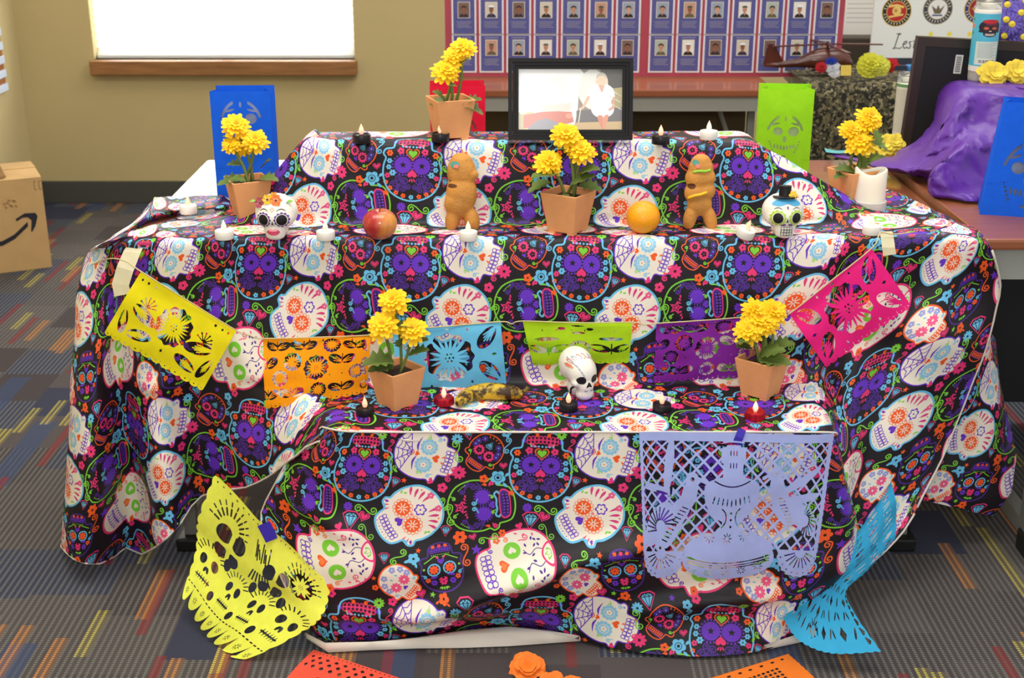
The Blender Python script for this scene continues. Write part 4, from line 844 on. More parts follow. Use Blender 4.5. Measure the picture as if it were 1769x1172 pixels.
# the piece hanging behind at the right end
A0=[[at(1700,575,2.66),at(1716,580,2.72),at(1722,600,2.74)],[at(1690,640,2.66),at(1722,650,2.70),at(1728,660,2.76)],[at(1660,720,2.66),at(1722,720,2.68),at(1742,725,2.76)],[at(1610,800,2.66),at(1700,800,2.66),at(1756,785,2.74)],[at(1585,850,2.66),at(1660,868,2.64),at(1748,850,2.70)],[at(1582,862,2.66),at(1650,878,2.64),at(1716,892,2.68)]]
ucs=[0,.10,.17]; cA=[[r[k] for r in A0] for k in range(3)]
o,_=cloth('hanging_end',cA,[.9,1.02,1.12],0,12,8,.0,.05,lambda p,u,v,s,t: Vector(p)+Vector((0,-.012*noise.noise(Vector((u*9,v*6,3))),0)),CL,smooth_it=1,parent=CA)
# ---------------------------------------------------------------- lower cloth
colsB=[];ub=[]
def bl(px,pys,Ys): return [at(a,b_,c_) for (a,b_),c_ in zip(pys,Ys)]
Yf=[YL-.016,YL-.02,YL-.045,YL-.075,YL-.06,0]
def addB(u,pts,yb=None):
    Y=[YL-.016,YL-.022,YL-.04,YL-.07,YL-.065]
    P=[at(a,b_,Y[k]+ (yb[k] if yb else 0)) for k,(a,b_) in enumerate(pts[:5])]+[on(pts[5][0],pts[5][1],.008)]
    colsB.append(P); ub.append(u)
def Xb(px): return at(px,793,YL-.02).x
addB(Xb(448),[(556,738),(500,790),(447,889),(462,950),(500,1030),(540,1082)],[.05,.10,.13,.1,.06])
addB(Xb(524),[(572,742),(545,810),(525,900),(520,970),(528,1040),(548,1100)],[.01,.02,.05,.04,.02])
addB(Xb(586),[(604,746),(592,820),(585,910),(580,985),(580,1045),(592,1108)])
for px in (680,760,840,920,1000,1080,1160,1240,1320):
    yb={680:1104,760:1094,840:1084,920:1085,1000:1106,1080:1124,1160:1133,1240:1134,1320:1124}[px]
    addB(Xb(px),[(px,747),(px,830),(px-2,920),(px-3,990),(px-2,1045),(px,yb)])
addB(Xb(1393),[(1385,747),(1390,830),(1395,920),(1385,995),(1370,1050),(1352,1110)])
addB(Xb(1452),[(1440,748),(1450,830),(1462,915),(1446,990),(1405,1050),(1375,1095)],[0,.0,.02,.03,.03])
addB(Xb(1484),[(1446,752),(1462,830),(1482,900),(1480,975),(1440,1030),(1400,1080)],[.05,.06,.1,.12,.1])
def dispB(p,u,v,s,t):
    x,y,z=p; q=Vector(p); n1=noise.noise(Vector((u*6,v*4,11.3))); n2=noise.noise(Vector((u*12,v*10,5.1)))
    k=min(1,max(0,(v-.05)/.3)); q.y-=(.012*n1+.006*n2)*k*(1-max(0,t-.85)/.15)
    P=lambda a,b_:(at(a,b_,YL-.06).x,at(a,b_,YL-.06).z)
    if t<.97:
        for (a,b_,w,am) in (((700,1062),(1010,965),.022,.035),((1000,968),(1190,925),.02,.03),((1090,1050),(1400,1010),.022,.03),((560,1060),(900,1060),.02,.02),((480,900),(620,930),.02,.015),((1180,930),(1420,985),.03,.02)):
            q.y-=fold(x,z,*P(*a),*P(*b_),w,am)
    q.z=max(.005,q.z); return q
CBo,GB=cloth('skull_cloth',colsB,ub,0,8,9,at(934,793,YL).x+PER*-.515,.092-PER*.30,dispB,CL)
tag(CBo,'lower skull print cloth hanging from the lowest altar step to the carpet','cloth','skull print cloths')
tubealong('hem',[Vector(p) for p in GB[:,0][::2]],.0022,HEMM,CBo); tubealong('side_hem',[Vector(p) for p in GB[0,:][::2]],.002,HEMM,CBo)
# turned-up white underside along the floor
def strip(top,bot): 
    n=len(top); V=[on(*q,.012) if k else on(*q,.012) for k,q in enumerate(top)]+[ (on(*a,.022)+on(*b_,.012))*.5+Vector((0,0,.01)) for a,b_ in zip(top,bot)]+[on(*q,.003) for q in bot]
    return V,[(i,i+1,i+n+1,i+n) for i in range(n-1)]+[(i+n,i+n+1,i+2*n+1,i+2*n) for i in range(n-1)]
V,F=strip([(524,1098),(560,1111),(640,1110),(720,1102),(800,1090),(880,1083),(950,1090),(1000,1106)],[(530,1104),(567,1128),(640,1124),(720,1121),(800,1120),(880,1117),(950,1112),(1003,1108)]); mk('turned_hem',V,F,CLW,CBo,True)
V,F=strip([(1318,1122),(1350,1108),(1380,1094),(1404,1080)],[(1320,1124),(1352,1117),(1385,1110),(1410,1098)]); mk('turned_hem',V,F,CLW,CBo,True)
# ---------------------------------------------------------------- cut paper: a pattern field becomes a real sheet with holes
def msq(fn,h,nx):
    """fn(X,Y)<0 is paper, X in 0..1, Y in 0..h downwards"""
    px=1.04/nx; xs=np.arange(nx+1)*px-.02; ny=int((h+.04)/px)+1; ys=np.arange(ny+1)*px-.02
    X,Y=np.meshgrid(xs,ys); F=fn(X,Y); F[0,:]=F[-1,:]=.01; F[:,0]=F[:,-1]=.01; F[F==0]=1e-6; I=F<0
    V=[];F_=[];vid={};
    def corner(j,i):
        k=(j,i)
        if k not in vid: vid[k]=len(V); V.append((xs[i],ys[j]))
        return vid[k]
    def edge(j,i,j2,i2):
        k=(j,i,j2,i2) if (j,i)<(j2,i2) else (j2,i2,j,i)
        if k not in vid:
            a,b=F[k[0],k[1]],F[k[2],k[3]]; t=a/(a-b); vid[k]=len(V); V.append((xs[k[1]]+(xs[k[3]]-xs[k[1]])*t,ys[k[0]]+(ys[k[2]]-ys[k[0]])*t))
        return vid[k]
    S=I[:-1,:-1].astype(int)+I[:-1,1:]+I[1:,1:]+I[1:,:-1]
    for j,i in zip(*np.nonzero(S)):
        cs=[(j,i),(j,i+1),(j+1,i+1),(j+1,i)]
        if S[j,i]==4: F_.append(tuple(corner(*c) for c in cs)); continue
        p=[]
        for k in range(4):
            a,b=cs[k],cs[(k+1)%4]; ia,ib=I[a],I[b]
            if ia: p.append(corner(*a))
            if ia!=ib: p.append(edge(*a,*b))
        if len(p)>2: F_.append(tuple(p))
    return V,F_
def U_(*a): r=a[0]; [None for q in a[1:] if (r:=np.minimum(r,q)) is None]; return r
def rot(X,Y,cx,cy,deg): a=radians(deg); x,y=X-cx,Y-cy; return x*cos(a)+y*sin(a),-x*sin(a)+y*cos(a)
def e_(X,Y,cx,cy,a,b,deg=0): x,y=rot(X,Y,cx,cy,deg); return (np.hypot(x/a,y/b)-1)*min(a,b)
def d_(X,Y,cx,cy,r): return np.hypot(X-cx,Y-cy)-r
def dm(X,Y,cx,cy,a,b): return (abs(X-cx)/a+abs(Y-cy)/b-1)*min(a,b)
def cap(X,Y,x0,y0,x1,y1,r): 
    ex,ey=x1-x0,y1-y0; t=np.clip(((X-x0)*ex+(Y-y0)*ey)/(ex*ex+ey*ey),0,1); return np.hypot(X-x0-t*ex,Y-y0-t*ey)-r
def bx_(X,Y,x0,x1,y0,y1): return np.maximum(np.maximum(x0-X,X-x1),np.maximum(y0-Y,Y-y1))
def burst(X,Y,cx,cy,R,n=20,bars=0,dots=True):
    x,y=X-cx,Y-cy; r=np.hypot(x,y); th=np.arctan2(y,x); sp=np.abs((th*n/(2*pi))%1*2-1); hole=r-R*(1+.045*np.cos(12*th)); 
    pap=r-R*(.36+.52*sp); h=np.maximum(hole,-pap)
    if bars:
        for k in range(4): a=radians(bars+90*k); h=np.maximum(h,-cap(X,Y,cx,cy,cx+R*1.1*cos(a),cy+R*1.1*sin(a),R*.05))
    if dots:
        for k in range(7): a=k*pi/3; h=np.minimum(h,d_(X,Y,cx+(R*.17*cos(a) if k<6 else 0),cy+(R*.17*sin(a) if k<6 else 0),R*.045))
    return h
def lens(X,Y,cx,cy,L,w,deg,spk=5,side=-1):
    h=e_(X,Y,cx,cy,L,w,deg); x,y=rot(X,Y,cx,cy,deg)
    for k in range(spk):
        t=(k-(spk-1)/2)/spk; h=np.maximum(h,-cap(x,y,-L*.95,w*.3*t,-L*.1+L*.5*(1-abs(t)*1.6),w*1.5*t,w*.09))
    return h
def scal(X,Y,h,n,r,pointed=0,side=0):
    b=bx_(X,Y,0,1,0,h-.5/n-.018 if not pointed else h-r*.9); 
    k=np.clip(np.floor(X*n),0,n-1); cx=(k+.5)/n
    if pointed: s=np.maximum(abs(X-cx)/(.5/n)-np.sqrt(np.clip(1-(Y-(h-r*.9))/r,0,1)),(h-r*.95)-Y)*.5/n; s=np.where(Y>h-r*.92+r,.02,s)
    else: s=np.hypot(X-cx,Y-(h-.5/n))-.5/n*.98; s=np.minimum(np.where(Y<h-.5/n-.004,9,s),np.maximum(np.maximum(abs(X-cx)-.5/n*.93,Y-(h-.5/n)),h-.5/n-.03-Y))
    return np.minimum(b,s)
def P1(X,Y,h=.62):
    f=scal(X,Y,h,11,.055); H=burst(X,Y,.5,.26,.15,24,40)
    for cx,cy,L,w,a in ((.25,.30,.12,.052,20),(.75,.30,.12,.052,160),(.29,.46,.10,.045,-15),(.71,.46,.10,.045,195),(.12,.42,.10,.042,70),(.88,.42,.10,.042,110)): H=U_(H,lens(X,Y,cx,cy,L,w,a))
    for sx in (.24,.76):
        for a in (-160,-130,-100,-70,-40,-15): H=U_(H,cap(X,Y,sx,.235,sx+.07*cos(radians(a)),.235+.07*sin(radians(a)),.004),d_(X,Y,sx+.07*cos(radians(a)),.235+.07*sin(radians(a)),.008))
    for cx,cy in ((.08,.07),(.15,.07),(.22,.07),(.78,.07),(.85,.07),(.92,.07),(.5,.47)): H=U_(H,dm(X,Y,cx,cy,.014,.017))
    for k in range(11): H=U_(H,d_(X,Y,(k+.5)/11,h-.04,.008))
    return np.maximum(f,-H)
def P4(X,Y,h=.62):
    f=scal(X,Y,h,11,.05); H=burst(X,Y,.5,.29,.2,18,45)
    for cx,cy,a in ((.17,.14,45),(.83,.14,135),(.17,.44,-45),(.83,.44,225)): H=U_(H,lens(X,Y,cx,cy,.12,.062,a))
    for cx,cy,a,b in ((.5,.045,.025,.012),(.12,.29,.03,.014),(.88,.29,.03,.014),(.33,.06,.012,.02),(.67,.06,.012,.02),(.33,.52,.012,.02),(.67,.52,.012,.02)): H=U_(H,dm(X,Y,cx,cy,a,b))
    for k in range(11): H=U_(H,d_(X,Y,(k+.5)/11,h-.035,.007))
    return np.maximum(f,-H)
def P2(X,Y,h=.66):
    f=scal(X,Y,h,11,.05); H=burst(X,Y,.5,.30,.105,18,45)
    for i in range(4):
        for j in range(4):
            cx=.17+.22*i if j%2==0 else .06+.22*i+ (.0); cy=.10+.135*j
            if abs(cx-.5)<.13 and abs(cy-.30)<.13: continue
            if (i+j)%3==2: H=U_(H,burst(X,Y,cx+.02,cy,.072,14,0,False))
            else:
                H=U_(H,lens(X,Y,cx-.055,cy,.062,.04,-155,3),lens(X,Y,cx+.055,cy,.062,.04,-25,3)); H=U_(H,cap(X,Y,cx,cy-.045,cx,cy+.03,.004))
    for j in (0,1,2,3): H=U_(H,burst(X,Y,.94,.17+.12*j,.05,12,0,False)) if j%2 else U_(H,lens(X,Y,.93,.14+.12*j,.05,.03,45,3))
    for i in range(8): H=U_(H,np.maximum(dm(X,Y,.08+.12*i,.05,.016,.02),X-(.08+.12*i)))
    for i in range(9):
        for j in range(2): H=U_(H,d_(X,Y,.12+.1*i,.235+.145*j,.006))
    for k in range(11): H=U_(H,d_(X,Y,(k+.5)/11,h-.035,.009))
    f=np.maximum(f,-H); return f
def P3(X,Y,h=.62):
    f=scal(X,Y,h,11,.055); H=None
    for cx in (.22,.78):
        q=U_(lens(X,Y,cx-.1,.37,.1,.05,20,5),lens(X,Y,cx+.1,.37,.1,.05,160,5),cap(X,Y,cx,.31,cx,.45,.006),lens(X,Y,cx,.24,.11,.022,0,0)); H=q if H is None else U_(H,q)
    H=U_(H,lens(X,Y,.36,.12,.03,.02,0,0),lens(X,Y,.6,.12,.03,.02,0,0),lens(X,Y,.5,.08,.06,.012,0,0),lens(X,Y,.5,.17,.06,.014,0,0),burst(X,Y,.5,.36,.1,16,0,False))
    for k in range(6): H=U_(H,cap(X,Y,.2+.12*k,.13,.2+.12*k,.15,.004))
    for k in range(11): H=U_(H,d_(X,Y,(k+.5)/11,h-.04,.008))
    return np.maximum(f,-H)
def PL(X,Y,h=.74):   # lavender sheet: lattice, urn and two birds
    th=.0; edge=.006*np.abs(np.sin(Y*pi*34)); body=np.maximum(np.maximum(0.012-edge-X*1.0,X-(.988+edge)),np.maximum(-Y,Y-.56))
    fan=lambda cx:np.hypot((X-cx),(Y-.56)*.82)-.125*(1+.03*np.cos(np.arctan2(Y-.56,X-cx)*22))
    base=e_(X,Y,.49,.60,.235,.125); ring=e_(X,Y,.49,.565,.23,.09)
    f=U_(body,np.maximum(fan(.135),.5-Y),np.maximum(fan(.865),.5-Y),base)
    # lattice
    P=.0325; u=(X-.025)+ (Y-.1); v=(X-.025)-(Y-.1); lu=abs((u/(2*P))%1-.5)*2*P; lv=abs((v/(2*P))%1-.5)*2*P
    lat=np.maximum(lu,lv)-P*.77; lat=np.maximum(lat*.7,bx_(X,Y,.035,.955,.065,.56))
    urn=U_(e_(X,Y,.49,.275,.135,.05),bx_(X,Y,.44,.54,.02,.25),np.maximum(e_(X,Y,.49,.30,.135,.14),.27-Y),bx_(X,Y,.445,.535,.38,.56),e_(X,Y,.49,.50,.085,.06),bx_(X,Y,.43,.55,.10,.17),base,ring)
    bl=U_(e_(X,Y,.23,.40,.10,.045,-58),e_(X,Y,.30,.245,.03,.035),e_(X,Y,.285,.31,.035,.08,15),cap(X,Y,.32,.235,.36,.25,.008),e_(X,Y,.19,.18,.022,.13,8),cap(X,Y,.2,.3,.06,.27,.016),e_(X,Y,.12,.44,.12,.055,-50),e_(X,Y,.17,.5,.08,.04,-40))
    br=U_(e_(X,Y,.75,.38,.09,.045,58),e_(X,Y,.695,.22,.03,.035),e_(X,Y,.71,.29,.035,.08,-12),cap(X,Y,.68,.215,.64,.235,.008),e_(X,Y,.82,.25,.12,.018,-30),e_(X,Y,.82,.33,.12,.02,-12),e_(X,Y,.86,.42,.10,.05,40))
    H=np.maximum(lat,-U_(urn,bl,br))
    H=U_(H,np.maximum(e_(X,Y,.49,.10,.085,.03),np.maximum(Y-.095,-(bx_(X,Y,.455,.525,.085,.2)))))
    c=lambda *a:cap(X,Y,*a)
    for k in range(3): H=U_(H,c(.475+.015*k,.115,.475+.015*k,.135,.0025),c(.475+.015*k,.17,.475+.015*k,.19,.0025))
    H=U_(H,np.maximum(abs(np.hypot((X-.49),(Y-.10)*1.)-.17)-.0028,.235-Y+abs(X-.49)*.1))
    for k in range(9): x=.40+.0225*k; H=U_(H,e_(X,Y,x,.345-.01*abs(k-4)*.4,.0035,.02,(k-4)*-4))
    for k in range(3): H=U_(H,d_(X,Y,.49,.395+.03*k,.006))
    for s in (-1,1): H=U_(H,np.maximum(abs(np.hypot(X-.49-s*.075,Y-.415)-.05)-.003,-s*(.49+s*.05-X)))
    for cx,cy in ((.385,.50),(.475,.505),(.565,.495),(.30,.655),(.385,.67),(.475,.675),(.565,.665),(.65,.645)):
        for k in range(8): a=k*pi/4; H=U_(H,c(cx+.01*cos(a),cy+.01*sin(a),cx+.024*cos(a),cy+.024*sin(a),.0022))
    for r in (0,.014,.026): H=U_(H,np.maximum(abs(e_(X,Y,.49,.565+r,.225,.052))-.0026,.585+r-Y))
    for sx,cx in ((1,.135),(-1,.865)):
        for k in range(9): a=radians(15+150*k/8); H=U_(H,c(cx+.035*cos(a),.565+.035*sin(a),cx+.088*cos(a),.565+.088*sin(a),.0032),d_(X,Y,cx+.11*cos(a),.565+.12*sin(a),.0045))
        H=U_(H,d_(X,Y,cx,.545,.007),d_(X,Y,cx-.03,.55,.004),d_(X,Y,cx+.03,.55,.004))
    for k in range(10): H=U_(H,c(.255-.012*k,.365+.016*k,.282-.012*k,.375+.016*k,.003),c(.715+.008*k,.33+.016*k,.742+.008*k,.325+.016*k,.003))
    for k in range(12): a=radians(150+k*17); H=U_(H,c(.14+.03*cos(a),.455+.03*sin(a),.14+.085*cos(a+.3),.455+.085*sin(a+.3),.0035)); a=radians(-100+k*17); H=U_(H,c(.86+.03*cos(a),.43+.03*sin(a),.86+.075*cos(a+.3),.43+.075*sin(a+.3),.0035))
    H=U_(H,d_(X,Y,.30,.24,.009),d_(X,Y,.695,.215,.006),e_(X,Y,.2,.285,.006,.035,5),e_(X,Y,.15,.3,.035,.006,12))
    return np.maximum(f,-H)
def skf(X,Y,cx,cy,s,deg=0):
    x,y=rot(X,Y,cx,cy,deg); H=U_(e_(x,y,-.35*s,.05*s,.2*s,.26*s,20),e_(x,y,.35*s,.05*s,.2*s,.26*s,-20),np.minimum(e_(x,y,-.08*s,.42*s,.07*s,.13*s,25),e_(x,y,.08*s,.42*s,.07*s,.13*s,-25)))
    for k in range(9):
        a=radians(-160+k*17.5); H=U_(H,cap(x,y,.62*s*cos(a),.62*s*sin(a)-.1*s,.92*s*cos(a),.92*s*sin(a)-.1*s,.035*s))
    H=U_(H,cap(x,y,-.5*s,.78*s,.5*s,.78*s,.03*s)); 
    for k in range(6): H=U_(H,e_(x,y,-.4*s+.16*s*k,.78*s,.028*s,.13*s))
    return H
def PY(X,Y,h=.80):
    sd=.02*np.abs(np.sin(Y*pi*14)); b=np.maximum(np.maximum(.02-sd-X,X-.98-sd),np.maximum(-Y,Y-(h-.13)))
    k=np.clip(np.floor(X*8),0,7); cx=(k+.5)/8; t=(Y-(h-.135))/.13; tip=np.where((t>-.05)&(t<1),abs(X-cx)-.0625*np.sqrt(np.clip(1-np.clip(t,0,1)**1.6,0,1)),.02); f=U_(b,tip)
    H=None; hs=[]
    for i in range(22): hs.append(d_(X,Y,.05+.043*i,.035,.006))
    for s,cx in ((1,.2),(1,.8)):
        for k in range(11):
            a=radians(-170+k*16)
            hs.append(cap(X,Y,cx+.07*cos(a),.2+.07*sin(a),cx+.1*cos(a),.2+.1*sin(a),.005)); hs.append(cap(X,Y,cx+.115*cos(a),.2+.115*sin(a),cx+.135*cos(a),.2+.135*sin(a),.004))
    hs.append(burst(X,Y,.8,.2,.075,8,20)); 
    for cx in (.24,.62):
        cross=U_(cap(X,Y,cx,.2,cx,.44,.014),cap(X,Y,cx-.07,.3,cx+.07,.3,.014)); q=U_(e_(X,Y,cx-.055,.235,.05,.05),e_(X,Y,cx+.055,.235,.05,.05),e_(X,Y,cx-.05,.36,.045,.055),e_(X,Y,cx+.05,.36,.045,.055)); hs.append(np.maximum(q,-cross))
    for k in range(7): hs.append(cap(X,Y,.40+.02*k,.12+.02*(k%3),.43+.018*k,.2+.012*(k%2),.005)); hs.append(cap(X,Y,.45+.02*k,.28,.44+.03*k,.36,.006))
    for cx,cy,s in ((.14,.5,.135),(.385,.52,.12),(.62,.52,.12),(.86,.5,.135)): hs.append(skf(X,Y,cx,cy,s))
    for cx in (.262,.503,.742): hs.append(U_(e_(X,Y,cx,.42,.028,.05),e_(X,Y,cx,.63,.026,.022)))
    for i in range(8):
        for k in range(8): a=k*pi/4; hs.append(cap(X,Y,(i+.5)/8+.008*cos(a),.715+.008*sin(a),(i+.5)/8+.02*cos(a),.715+.02*sin(a),.0022))
    for i in range(24): hs.append(cap(X,Y,.03+.04*i,.665,.05+.04*i,.665,.003))
    H=hs[0]
    for q in hs[1:]: H=np.minimum(H,q)
    return np.maximum(f,-H)
def PB(X,Y,h=.80):
    sd=.012*np.abs(np.sin(Y*pi*17)); sx=.01*np.abs(np.sin(X*pi*16)); f=np.maximum(np.maximum(.013-sd-X,X-.987-sd),np.maximum(-Y,Y-(h-.012+sx)))
    hs=[]
    for i in range(16):
        y=.05+.045*i
        if y<h-.05: x,yy=X-.95,Y-y; hs.append(np.maximum(np.maximum(abs(yy)-.018,-x-.025),x-.02+abs(yy)*1.6))
    for i in range(9):
        for j in range(8):
            cx=.09+.095*i+.02*(j%2); cy=.07+.088*j
            if (i*3+j*5)%7<2: hs.append(dm(X,Y,cx,cy,.026,.036))
            elif (i+j)%3==0: hs.append(e_(X,Y,cx,cy,.008,.034,25*(i%5)-40))
            else: hs.append(np.minimum(e_(X,Y,cx-.015,cy,.007,.028,20),e_(X,Y,cx+.017,cy,.007,.024,-20)))
    for k in range(8): a=k*pi/4; hs.append(cap(X,Y,.45+.02*cos(a),.68+.02*sin(a),.45+.05*cos(a),.68+.05*sin(a),.006))
    hs.append(e_(X,Y,.5,.42,.035,.045))
    H=hs[0]
    for q in hs[1:]: H=np.minimum(H,q)
    return np.maximum(f,-H)
def PO(X,Y,h=.7):
    sd=.008*np.abs(np.sin(Y*pi*22)); sx=.0; f=np.maximum(np.maximum(.01-sd-X,X-.99-sd),np.maximum(-Y,Y-h)); hs=[]
    for i in range(26): hs.append(d_(X,Y,.05+.036*i,.03,.008) if i%1==0 else None)
    for i in range(12):
        for j in range(3): hs.append(dm(X,Y,.08+.076*i+.038*(j%2),.09+.05*j,.02,.02))
    hs.append(burst(X,Y,.3,.35,.09,14,0)); hs.append(burst(X,Y,.7,.35,.09,14,0))
    H=hs[0]
    for q in hs[1:]: H=np.minimum(H,q)
    return np.maximum(f,-H)
def PS(X,Y,h=.7):
    sd=.01*np.abs(np.sin(Y*pi*20)); f=np.maximum(np.maximum(.012-sd-X,X-.988-sd),np.maximum(-Y,Y-h)); hs=[]
    for i in range(9): hs.append(bx_(X,Y,.05+.1*i,.08+.1*i,.05,.075))
    for i in range(12):
        for j in range(4): hs.append(bx_(X,Y,.3+.04*i,.326+.04*i,.14+.035*j,.162+.035*j))
    hs.append(burst(X,Y,.18,.2,.06,12,0))
    H=hs[0]
    for q in hs[1:]: H=np.minimum(H,q)
    return np.maximum(f,-H)
def poly3(P,t):
    """point at parameter t of a smooth line through P"""
    n=len(P)-1; s=min(t*n,n-1e-6); i=int(s); u=s-i; a,b,c,d=P[max(i-1,0)],P[i],P[i+1],P[min(i+2,n)]
    return (b*2+(c-a)*u+(a*2-b*5+c*4-d)*u*u+(b*3-a-c*3+d)*u*u*u)*.5
def papel(fn,h,nx,top,right,bottom,left,m,label,group,name='papel_picado',bulge=.006,parent=None,z0=.004,cat='paper banner'):
    """top: left to right, bottom: left to right, left/right: top to bottom"""
    V2,F=msq(fn,h,nx); T,R,B,Lf=[[Vector(p) for p in q] for q in (top,right,bottom,left)]; V=[]
    K=20; lut=lambda P:[poly3(P,k/400) for k in range(401)]; T,R,B,Lf=map(lut,(T,R,B,Lf))
    g=lambda P,t:P[int(round(min(1,max(0,t))*400))] if False else (lambda q:P[int(q)]*(1-q%1)+P[min(int(q)+1,400)]*(q%1))(min(1,max(0,t))*400)
    for x,y in V2:
        s,t=x,y/h; p=g(T,s)*(1-t)+g(B,s)*t+g(Lf,t)*(1-s)+g(R,t)*s-(T[0]*(1-s)*(1-t)+T[400]*s*(1-t)+B[0]*(1-s)*t+B[400]*s*t)
        p=p+Vector((0,-bulge*noise.noise(Vector((s*3,t*3,h*9))),0)); p.z=max(p.z,z0); V.append(p)
    base=sum(V,Vector())/len(V); base.z=min(v.z for v in V)
    o=mk(name,[v-base for v in V],F,m,parent,False,loc=base); return tag(o,label,cat,group)
PAP={k:paper_mat('paper_'+k,c,.18) for k,c in dict(yellow=(252,236,26),orange=(255,160,8),sky=(108,196,236),lime=(168,208,24),violet=(126,34,150),pink=(236,34,130),lemon=(244,250,92),blue=(58,172,220),lavender=(160,172,226),coral=(250,92,70),tangerine=(255,132,44)).items()}
GB_='small paper banners on the twine'; GL_='large cut paper sheets'
def quad(fn,h,nx,c,Y,m,label,group,cb=None,**k):
    """c: TL TR BR BL pixels; cb: bend of the bottom and top edges"""
    Ys=Y if isinstance(Y,(list,tuple)) else [Y]*4; P=[at(*q,y) for q,y in zip(c,Ys)]; TL,TR,BR,BL=P
    mid=lambda a,b_,o:(a+b_)/2+Vector(o); cb=cb or ((0,0,0),(0,0,0))
    return papel(fn,h,nx,[TL,mid(TL,TR,cb[0]),TR],[TR,mid(TR,BR,(0,-.006,0)),BR],[BL,mid(BL,BR,cb[1]),BR],[TL,mid(TL,BL,(0,-.006,0)),BL],m,label,group,**k)
quad(P1,.62,190,((243,470),(408,572),(350,675),(179,577)),(2.50,2.53,2.51,2.485),PAP['yellow'],'yellow paper banner hanging aslant at the left end of the twine',GB_)
quad(P2,.66,230,((454,586),(641,580),(634,678),(459,707)),(2.53,2.54,2.51,2.49),PAP['orange'],'orange paper banner beside the lower left flower pot',GB_,((0,0,0),(0,-.01,-.0)))
quad(P4,.62,180,((678,572),(865,557),(875,664),(690,690)),(2.555,2.555,2.545,2.53),PAP['sky'],'sky blue paper banner behind the lower left flower pot',GB_)
quad(P3,.62,190,((903,556),(1092,558),(1086,626),(921,632)),(2.552,2.552,2.545,2.545),PAP['lime'],'lime green paper banner behind the plain skull',GB_)
quad(P2,.66,220,((1134,560),(1318,547),(1300,652),(1128,662)),(2.545,2.545,2.53,2.53),PAP['violet'],'purple paper banner behind the lower right flower pot',GB_)
quad(P4,.62,190,((1364,543),(1506,430),(1574,528),(1428,636)),(2.52,2.515,2.49,2.495),PAP['pink'],'hot pink paper banner hanging aslant at the right end of the twine',GB_)
TW=mat('twine',(206,190,140),.8); TAPE=paper_mat('masking_tape',(236,228,190),.35)
tw=[at(160,457,2.585),at(190,447,2.54),at(218,452,2.515),at(243,469,2.497),at(325,520,2.51),at(408,571,2.525),at(430,579,2.525),at(454,585,2.528),at(548,583,2.53),at(641,579,2.538),at(678,571,2.553),at(772,564,2.553),at(865,556,2.553),at(884,560,2.55),at(903,555,2.543),at(1000,558,2.543),at(1092,557,2.543),at(1113,561,2.545),at(1134,559,2.543),at(1226,553,2.543),at(1318,546,2.543),at(1342,550,2.54),at(1364,542,2.518),at(1435,486,2.515),at(1506,429,2.512),at(1518,407,2.53),at(1524,402,2.57),at(1545,405,2.575),at(1572,402,2.58)]
tag(MB().tube([poly3(tw,k/150) for k in range(151)],.0013,6).build('twine',TW,None,True),'thin beige twine carrying the six small paper banners','string')
def tape(name,pts,w,m_,label,g='tape strips'):
    P=[Vector(p) for p in pts]; V=[];n=len(P)
    for i,p in enumerate(P):
        t=(P[min(i+1,n-1)]-P[max(i-1,0)]).normalized(); s=t.cross(Vector((0,-1,.3))).normalized()*w/2; V+=[p+s,p-s]
    o=mk(name,V,[(2*i,2*i+1,2*i+3,2*i+2) for i in range(n-1)],m_); return tag(o,label,'tape',g)
tape('masking_tape',[at(240,414,2.62),at(228,436,2.555),at(216,465,2.53),at(208,492,2.52),at(212,510,2.515)],.034,TAPE,'creased cream tape holding the left end of the twine')
tape('masking_tape',[at(1530,400,2.59),at(1533,412,2.575),at(1535,428,2.555),at(1537,441,2.55)],.026,TAPE,'short cream tape strip holding the right end of the twine')
PT=mat('purple_tape',(60,44,176),.5)
tape('purple_tape',[at(1282,742,YL-.03),at(1277,756,YL-.034),at(1272,768,YL-.034)],.016,PT,'purple tape strip at the top of the lavender paper sheet')
tape('purple_tape',[at(455,905,2.30),at(463,920,2.30),at(470,934,2.30)],.026,PT,'purple tape patch at the fold of the lemon yellow paper sheet')
# large sheets
quad(PL,.74,330,((1103,748),(1443,750),(1404,1002),(1112,1004)),(YL-.03,YL-.03,YL-.11,YL-.12),PAP['lavender'],'lavender paper sheet with an urn and two birds, taped to the lowest step',GL_,bulge=.01)
A=lambda px,py,Y:at(px,py,Y)
papel(PY,.80,330,[A(370,820,2.47),A(430,880,2.36),A(475,922,2.30),A(520,962,2.28),A(572,1006,2.27)],[A(572,1006,2.27),A(560,1058,2.24),A(515,1098,2.22),A(402,1150,2.21)],
 [A(312,1032,2.36),A(338,1075,2.32),A(368,1110,2.27),A(402,1150,2.21)],[A(370,820,2.47),A(340,900,2.45),A(335,960,2.42),A(312,1032,2.36)],PAP['lemon'],'lemon yellow paper sheet with skulls, folded at the lower left of the altar',GL_,bulge=.02)
papel(PB,.80,330,[A(1540,832,2.42),A(1549,880,2.41),A(1546,932,2.40)],[A(1546,932,2.40),A(1500,985,2.36),A(1462,1020,2.31),A(1478,1062,2.25),A(1524,1128,2.17)],
 [A(1352,1070,2.25),A(1380,1108,2.20),A(1440,1130,2.17),A(1524,1128,2.17)],[A(1540,832,2.42),A(1482,920,2.38),A(1410,1000,2.31),A(1352,1070,2.25)],PAP['blue'],'twisted blue paper sheet at the lower right corner of the altar',GL_,bulge=.01)
F0=lambda px,py:on(px,py,.004)
papel(PO,.70,230,[F0(541,1123),F0(625,1150),F0(720,1182)],[F0(720,1182),F0(690,1240),F0(650,1320)],[F0(440,1260),F0(550,1290),F0(650,1320)],[F0(541,1123),F0(495,1172),F0(440,1260)],PAP['coral'],'coral red paper sheet lying flat on the carpet',GL_,bulge=0,z0=.003)
